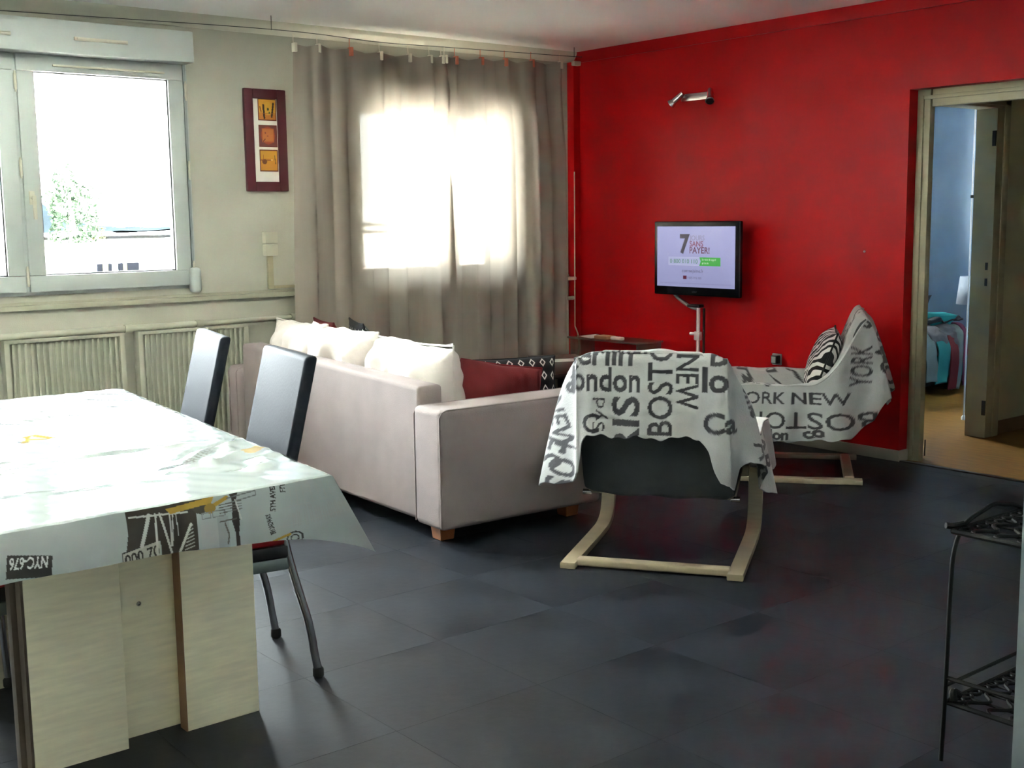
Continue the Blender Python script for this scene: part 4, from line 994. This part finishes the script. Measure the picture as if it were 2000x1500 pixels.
def paint_front(c):
    X = XE; c2 = lambda pts: [(X(a), b) for a, b in pts]
    # number plates
    c.poly(c2([(-5.106, .708), (-5.015, .690), (-5.020, .645), (-5.112, .660)]), DK); c.text('NYC-676', X(-5.024), .690, .024, 172, (.60, .62, .62), .02, width=.078)
    c.poly(c2([(-4.868, .665), (-4.780, .678), (-4.780, .640), (-4.868, .632)]), (.42, .42, .38)); c.line(c2([(-4.868, .632), (-4.868, .665), (-4.780, .678)]), .003, DK); c.text('000 70', X(-4.862), .636, .024, 6, DK, .02, width=.082)
    # bridge panel
    c.poly(c2([(-4.852, .752), (-4.690, .752), (-4.690, .64), (-4.775, .62), (-4.778, .678), (-4.858, .668), (-4.852, .70)]), (.060, .050, .042))
    for a, b, w in (((-4.845, .738), (-4.71, .728), .004), ((-4.800, .735), (-4.822, .672), .009), ((-4.785, .735), (-4.787, .635), .005), ((-4.775, .735), (-4.752, .64), .005), ((-4.752, .735), (-4.752, .66), .003), ((-4.745, .735), (-4.750, .66), .003), ((-4.738, .735), (-4.735, .68), .002), ((-4.735, .640), (-4.705, .700), .006)):
        c.line(c2([a, b]), w, (.50, .50, .48))
    for k in range(7): c.line(c2([(-4.722 + .002 * k, .645 + .008 * k), (-4.700, .650 + .008 * k)]), .0022, (.42, .42, .40))
    c.poly(c2([(-4.715, .752), (-4.645, .752), (-4.672, .716), (-4.690, .722)]), (.075, .065, .05)); c.poly(c2([(-4.76, .742), (-4.64, .752), (-4.65, .738), (-4.75, .730)]), OC); c.line(c2([(-4.655, .728), (-4.61, .744)]), .009, OC); c.ell(X(-4.655), .727, .014, .011, (.30, .20, .05))
    for r_ in ((-4.676, .706, -4.655, .719), (-4.650, .706, -4.620, .719)):
        c.line(c2([(r_[0], r_[1]), (r_[2], r_[1]), (r_[2], r_[3]), (r_[0], r_[3]), (r_[0], r_[1])]), .0022, GY)
    c.rect(X(-4.682), .622, X(-4.640), .704, (.40, .43, .44)); c.rect(X(-4.640), .622, X(-4.612), .704, (.33, .36, .37))
    # tall dark lamp post strip
    c.poly(c2([(-4.603, .752), (-4.580, .752), (-4.588, .735), (-4.584, .69), (-4.588, .66), (-4.586, .625), (-4.598, .625), (-4.597, .66), (-4.604, .69), (-4.598, .735)]), (.060, .050, .046))
    for k in range(4): c.line(c2([(-4.632, .712 + .006 * k), (-4.575, .714 + .006 * k)]), .0022, (.12, .11, .10))
    c.line(c2([(-4.634, .693), (-4.592, .694)]), .003, (.12, .11, .10)); c.line(c2([(-4.622, .688), (-4.614, .66), (-4.618, .64)]), .004, (.14, .13, .12)); c.line(c2([(-4.590, .735), (-4.580, .69)]), .004, (.50, .52, .5))
    c.line(c2([(-4.61, .742), (-4.535, .748), (-4.535, .738), (-4.60, .732)]), .0025, (.16, .17, .17))
    # street names and faint newspaper columns
    c.text('5TH AVENUE', X(-4.490), .692, .013, 84, DK, .04, width=.085); c.text('FIT', X(-4.462), .732, .012, 84, DK, .03); c.text('BROADWAY', X(-4.492), .640, .0125, 104, DK, .04, width=.052)
    g = random.Random(4)
    for k in range(26):
        xx = -4.452 + k * .0042; c.line(c2([(xx, .645), (xx, .645 + g.uniform(.03, .05))]), .0016, (.38, .40, .40))
        if k % 3 == 0: c.line(c2([(xx, .70), (xx, .74)]), .0016, (.40, .42, .42))
    c.line(c2([(-4.53, .692), (-4.36, .700)]), .0018, (.40, .42, .42)); c.line(c2([(-4.53, .650), (-4.36, .655)]), .0018, (.40, .42, .42))
    c.ell(X(-4.452), .618, .014, .015, DK, ring=.12); c.ell(X(-4.452), .618, .007, .008, DK, ring=.2); c.line(c2([(-4.50, .620), (-4.46, .630)]), .006, OC)
TIP = (-4.165, -3.845, .515)
skirt(D_, A_, (0, -1), 520, 84, lambda s: .098 + .016 * s + .022 * sstep(.45, .95, s), .016, None, TIP, paint_front)
skirt(A_, B_, (1, 0), 240, 22, lambda s: .13 + .01 * np.sin(s * 9), .018, TIP, (-4.07, -1.95, .58))
skirt(B_, C_, (0, 1), 90, 14, lambda s: .13 + 0 * s, .016, (-4.07, -1.95, .58), (-5.10, -1.93, .58))
skirt(C_, D_, (-1, 0), 200, 14, lambda s: .12 + 0 * s, .016, (-5.10, -1.93, .58), None)
oco = oc.build('oilcloth', M['oilcloth'], sharp=180); tag(oco, 'shiny white oilcloth printed with city street motifs over the dining table', 'tablecloth')

# ================================================================== WROUGHT IRON STAND
ps = thing('plant_stand', 'black wrought iron shelf stand beside the white wall end', 'stand', (-2.95, -5.02, 0))
x0, x1, y0, y1 = -3.14, -2.76, -5.160, -4.865
for yy, nm in ((y1, 'far'), (y0, 'near')):
    pts = spline([(x0 - .015, yy, 0), (x0 - .006, yy, .20), (x0, yy, .44), (x0 + .012, yy, .545), (x0 + .06, yy, .600), (x0 + .15, yy, .622), ((x0 + x1) / 2, yy, .628), (x1 - .15, yy, .622), (x1 - .06, yy, .600), (x1 - .012, yy, .545), (x1, yy, .44), (x1 + .006, yy, .20), (x1 + .015, yy, 0)], 6)
    MB().tube(pts, .0058, 10).build('leg_arch', M['iron'], ps)
def lattice(z, nm):
    m = MB(); r = .0036
    for (a, b) in (((x0, y0), (x1, y0)), ((x1, y0), (x1, y1)), ((x1, y1), (x0, y1)), ((x0, y1), (x0, y0))): m.tube([(*a, z), (*b, z)], .007, 8)
    n = 6
    for k in range(1, n):
        m.tube([(x0 + (x1 - x0) * k / n, y0, z), (x0 + (x1 - x0) * k / n, y1, z)], r, 6)
    for k in range(1, 5):
        yy = y0 + (y1 - y0) * k / 5
        m.tube([(x0 + (x1 - x0) * t, yy + .018 * math.sin(t * 25), z + .003) for t in np.linspace(0, 1, 40)], r * 1.3, 6)
    for k in range(9):
        cx = x0 + .03 + (x1 - x0 - .06) * k / 8
        for yy in (y0 + .015, y1 - .015): m.tube([(cx + .016 * math.cos(t), yy + .013 * math.sin(t), z) for t in np.linspace(0, 6.28, 12)], .0045, 6, cap=False)
    m.build(nm, M['iron'], ps)
lattice(.590, 'top_shelf'); lattice(.150, 'lower_shelf')
MB().tube([(x0 - .004, y1, .215), (x0 - .004, y0, .215)], .006, 8).tube([(x1 + .004, y1, .215), (x1 + .004, y0, .215)], .006, 8).tube([(x0, y1, .195), (x1, y1, .195)], .005, 8).tube([(x0, y0, .195), (x1, y0, .195)], .005, 8).build('guard_rail', M['iron'], ps)
MB().tube(spline([(x0 + .05, y1 + .0, .600), (x0 + .02, y1 + .012, .598), (x0 + .005, y1 + .022, .600)], 5), .008, 8).build('scroll', M['iron'], ps)
MB().tube(spline([(x0 + .0, y1 - .02, .155), (x0 + .015, y1 - .01, .175), (x0 + .03, y1 - .02, .165)], 5), .010, 8).build('scroll', M['iron'], ps)

# ================================================================== BEDROOM, seen through two doorways
bd = thing('bed', 'bed with teal cover in the blue bedroom', 'bed', (2.25, -.75, 0))
MB().box(1.72, 2.86, -1.40, -.05, .06, .20, bev=.01).build('bed_base', M['blackknit'], bd)
MB().box(1.70, 2.88, -1.42, -.03, .10, .385, bev=.05, seg=4).build('mattress_cover', M['teal_d'], bd)
MB().box(1.69, 2.885, -1.435, -.05, .30, .425, bev=.05, seg=4).build('duvet', M['teal'], bd)
for lx in (1.78, 2.72):
    for ly in (-1.34, -.12): MB().box(lx - .03, lx + .03, ly - .03, ly + .03, 0, .07).build('leg', M['black'], bd)
cushion('pillow', 'teal pillow piled on the bed by the left door frame', .50, .30, .16, (2.62, -1.05, .43), (R(60), 0, R(-30)), M['teal'], 51, None, piping=False)
cushion('pillow', 'dark grey pillow standing behind the teal pillow on the bed', .50, .32, .15, (2.72, -.80, .45), (R(35), 0, R(-30)), M['greyknit'], 53, None, piping=False)
def garment(name, label, path, w, m, seed, dirw, amp=.02, lump=.02, group=None):
    """cloth lying along a path, w wide in direction dirw"""
    c = np.array(spline(path, 8)); n = len(c); k = 26; P = np.zeros((n, k, 3)); d = np.array(dirw, float); d /= np.linalg.norm(d)
    ws = w if isinstance(w, (tuple, list)) else (w, w)
    for i in range(n):
        ww = ws[0] + (ws[1] - ws[0]) * i / (n - 1)
        for j in range(k):
            q = (j / (k - 1) - .5) * ww; p = c[i] + d * q
            nz_ = mnoise.noise(Vector((q * 12 + seed, i * .22, seed * 1.7)))
            p = p + np.array([.3, -.6, .7]) * (amp * math.sin(q * 38 + seed + i * .05) + lump * nz_); P[i, j] = p
    o = MB().grid(P).build(name, m, sharp=180); md = o.modifiers.new('thickness', 'SOLIDIFY'); md.thickness = .010; md.offset = 1
    tag(o, label, 'clothing', group); return o
DW = (.60, -.62, 0)
garment('jacket', 'grey knitted jacket crumpled over the near edge of the bed', [(2.55, -1.02, 0.475), (2.49, -1.25, 0.5), (2.45, -1.42, 0.47), (2.43, -1.475, 0.4), (2.43, -1.485, 0.3)], .36, M['greyknit'], 2, (1, -.1, 0), .012, .03)
garment('black_top', 'black garment bundled on the bed above the grey jacket', [(2.73, -0.9, 0.5), (2.67, -1.1, 0.545), (2.61, -1.28, 0.56), (2.59, -1.36, 0.53)], .42, M['blackknit'], 4, (1, -.1, 0), .010, .03)
garment('scarf', 'pale green scarf hanging from the bed to the floor', [(2.77, -1.2, 0.475), (2.69, -1.36, 0.49), (2.61, -1.46, 0.46), (2.55, -1.5, 0.35), (2.51, -1.515, 0.2), (2.49, -1.52, 0.04)], (.16, .10), M['lightcloth'], 6, (1, -.1, 0), .008, .01)
garment('magenta_strap', 'magenta strap lying across the pale scarf on the bed', [(2.81, -1.25, 0.495), (2.73, -1.38, 0.51), (2.67, -1.47, 0.47), (2.63, -1.515, 0.36), (2.59, -1.535, 0.22), (2.58, -1.54, 0.06)], (.05, .04), M['magenta'], 8, (1, -.1, 0), .003, .006)
garment('red_garment', 'dark red garment hanging off the bed beside the scarf', [(2.51, -1.46, 0.44), (2.47, -1.52, 0.33), (2.45, -1.53, 0.18), (2.42, -1.535, 0.05)], (.10, .09), M['redfab'], 10, (1, -.1, 0), .006, .01)
garment('green_garment', 'dark green garment hanging off the bed left of the scarf', [(2.39, -1.44, 0.44), (2.36, -1.5, 0.34), (2.33, -1.51, 0.2), (2.3, -1.515, 0.1)], (.12, .12), M['teal_d'], 12, (1, -.1, 0), .006, .01)
garment('pale_garment', 'pale garment hanging off the bed at the left doorframe edge', [(2.23, -1.4, 0.46), (2.2, -1.48, 0.38), (2.2, -1.5, 0.25), (2.2, -1.505, 0.12)], .13, M['lightcloth'], 14, (1, -.1, 0), .006, .01)
garment('lemon_cloth', 'pale lemon cloth lying on the bed near the lamp', [(2.72, -1.02, .475), (2.66, -1.20, .50), (2.63, -1.36, .48)], .22, M['yellowcloth'], 16, (1, -.1, 0), .004, .01)
ns = thing('nightstand', 'small dark nightstand beyond the bed under the blue wall', 'nightstand', (3.08, -1.05, 0))
MB().box(2.91, 3.27, -1.40, -.70, .40, .43, bev=.005).build('top', M['darkwood'], ns); MB().box(2.92, 3.25, -1.33, -.72, .04, .40, bev=.004).build('body', M['darkwood'], ns)
MB().box(2.912, 2.92, -1.30, -.75, .22, .38, bev=.003).build('drawer', M['darkwood'], ns)
tl = thing('table_lamp', 'white shaded table lamp on the dark nightstand against the blue wall', 'lamp', (3.06, -1.27, .43))
MB().lathe([(.06, .43), (.06, .445), (.012, .455)], 3.06, -1.27, 18).build('base', M['black'], tl); MB().tube([(3.06, -1.27, .45), (3.06, -1.27, .68)], .007, 8).build('stem', M['steel'], tl)
P = np.zeros((2, 24, 3))
for i, (r_, z_) in enumerate(((.085, .64), (.062, .86))):
    for k in range(24): P[i, k] = (3.06 + r_ * math.cos(k / 24 * 6.2832), -1.27 + r_ * math.sin(k / 24 * 6.2832), z_)
o = MB().grid(P, closev=True).build('lamp_shade', M['shade'], tl); md = o.modifiers.new('t', 'SOLIDIFY'); md.thickness = .003
bx_ = tag(MB().box(3.0, 3.1, -1.02, -.92, .43, .52, bev=.004).build('small_box', M['black']), 'small black box on the nightstand left of the table lamp', 'box')
dr = thing('thin_pole', 'thin white pole with a dark bracket standing inside the bedroom doorway', 'pole', (1.495, -2.185, 0))
MB().tube([(1.495, -2.185, .0), (1.495, -2.185, 2.5)], .0055, 8).build('rod', M['whitemetal'], dr)
MB().lathe([(.016, 0), (.016, .02), (.008, .03)], 1.495, -2.185, 12).build('foot', M['whitemetal'], dr)
MB().box(1.48, 1.53, -2.21, -2.18, 1.455, 1.475, bev=.003).build('bracket', M['black'], dr); MB().box(1.505, 1.525, -2.21, -2.19, 1.495, 1.535, bev=.006).build('knob', M['shade'], dr)

# ================================================================== OUTSIDE
gz = -4.5
struct(MB().box(-300, 500, .8, 600, gz - .2, gz).build('ground', M['asphalt']))
def hill():
    nx, ny = 80, 14; P = np.zeros((nx, ny, 3))
    for i in range(nx):
        x = -150 + 500 * i / (nx - 1)
        hgt = 32 * math.exp(-((x - 122) / 22) ** 2) * (1 + .15 * math.sin(x * .09) + .08 * math.sin(x * .31))
        for j in range(ny):
            t = j / (ny - 1); P[i, j] = (x, 420 + 130 * t, gz + 3 + hgt * math.sin(t * math.pi) ** .7 + 2.0 * mnoise.noise(Vector((x * .08, t * 9, 0))))
    o = MB().grid(P).build('hill', M['hill']); o['kind'] = 'structure'
hill()
def tree(label, x, y, zb, ht, w, m, seed, n=900):
    t = thing('tree', label, 'tree', (x, y, gz), 0, 'trees outside the window'); g = np.random.default_rng(seed)
    MB().tube([(x, y, gz), (x + .1, y, zb + ht * .3), (x, y, zb + ht * .7)], [.28, .2, .06], 10).build('trunk', M['bark'], t)
    V = []; F = []
    for k in range(n):
        d = g.normal(size=3); d /= np.linalg.norm(d); r_ = g.uniform(.35, 1) ** .5
        lob = 1 + .22 * math.sin(d[0] * 5 + seed) + .18 * math.sin(d[2] * 7 + 2 * seed)
        c = np.array([x, y, zb + ht / 2]) + d * r_ * lob * np.array([w / 2, w / 2, ht / 2])
        a, b = g.normal(size=3), g.normal(size=3); a /= np.linalg.norm(a); b -= a * a.dot(b); b /= np.linalg.norm(b); s_ = g.uniform(.10, .22) * w / 3
        i = len(V); V += [c - a * s_, c - b * s_ * .6, c + a * s_, c + b * s_ * .6]; F += [(i, i + 1, i + 2), (i, i + 2, i + 3)]
    o = MB().raw(V, F, smooth=False).build('foliage', m, t); o['kind'] = 'stuff'
tree('tall pale green tree seen through the left window', 17.3, 60, -.6, 5.0, 2.9, M['leaf'], 3, 1500)
tree('low yellowish tree left of the tall tree outside', 14.7, 60, -.9, 2.6, 1.7, M['leaf2'], 5, 700)
tree('small yellowish tree right of the tall tree outside', 19.4, 62, -.9, 2.6, 1.2, M['leaf2'], 8, 500)
hs = thing('building', 'long low white building with purple sign and yellow pillars outside the window', 'building', (15, 40, gz))
MB().box(-10, 40, 40, 52, gz, .15).build('facade', M['render_white'], hs); MB().box(-10, 40, 40, 52, .15, .40).build('flat_roof', M['render_white'], hs)
def at(u_, z, y): return CAM[0] + (y - CAM[1]) * (.3535 + (u_ - 150) * .00067)
def fpart(nm, m, u0_, u1_, z0_, z1_):
    MB().box(at(u0_, 0, 40), at(u1_, 0, 40), 39.85, 40.02, z0_, z1_, bev=.01).build(nm, m, hs)
fpart('sign', M['purple'], 86, 105, -.60, -.20); fpart('sign', M['bluesign'], 135, 148, -.55, -.20); fpart('sign', M['bluesign'], 160, 169, -.60, -.20)
fpart('canopy', M['bluesign'], 198, 224, -.12, .05)
for (a, b) in ((169, 176), (183, 188), (197, 202), (207, 223)):
    for (c, d) in ((-.52, -.20), (-.92, -.60), (-1.6, -.98)): fpart('shop_window', M['darkwin'], a, b, c, d)
for (a, b) in ((176, 183), (202, 207)): fpart('pillar', M['ochre'], a, b, -4.4, -.2)
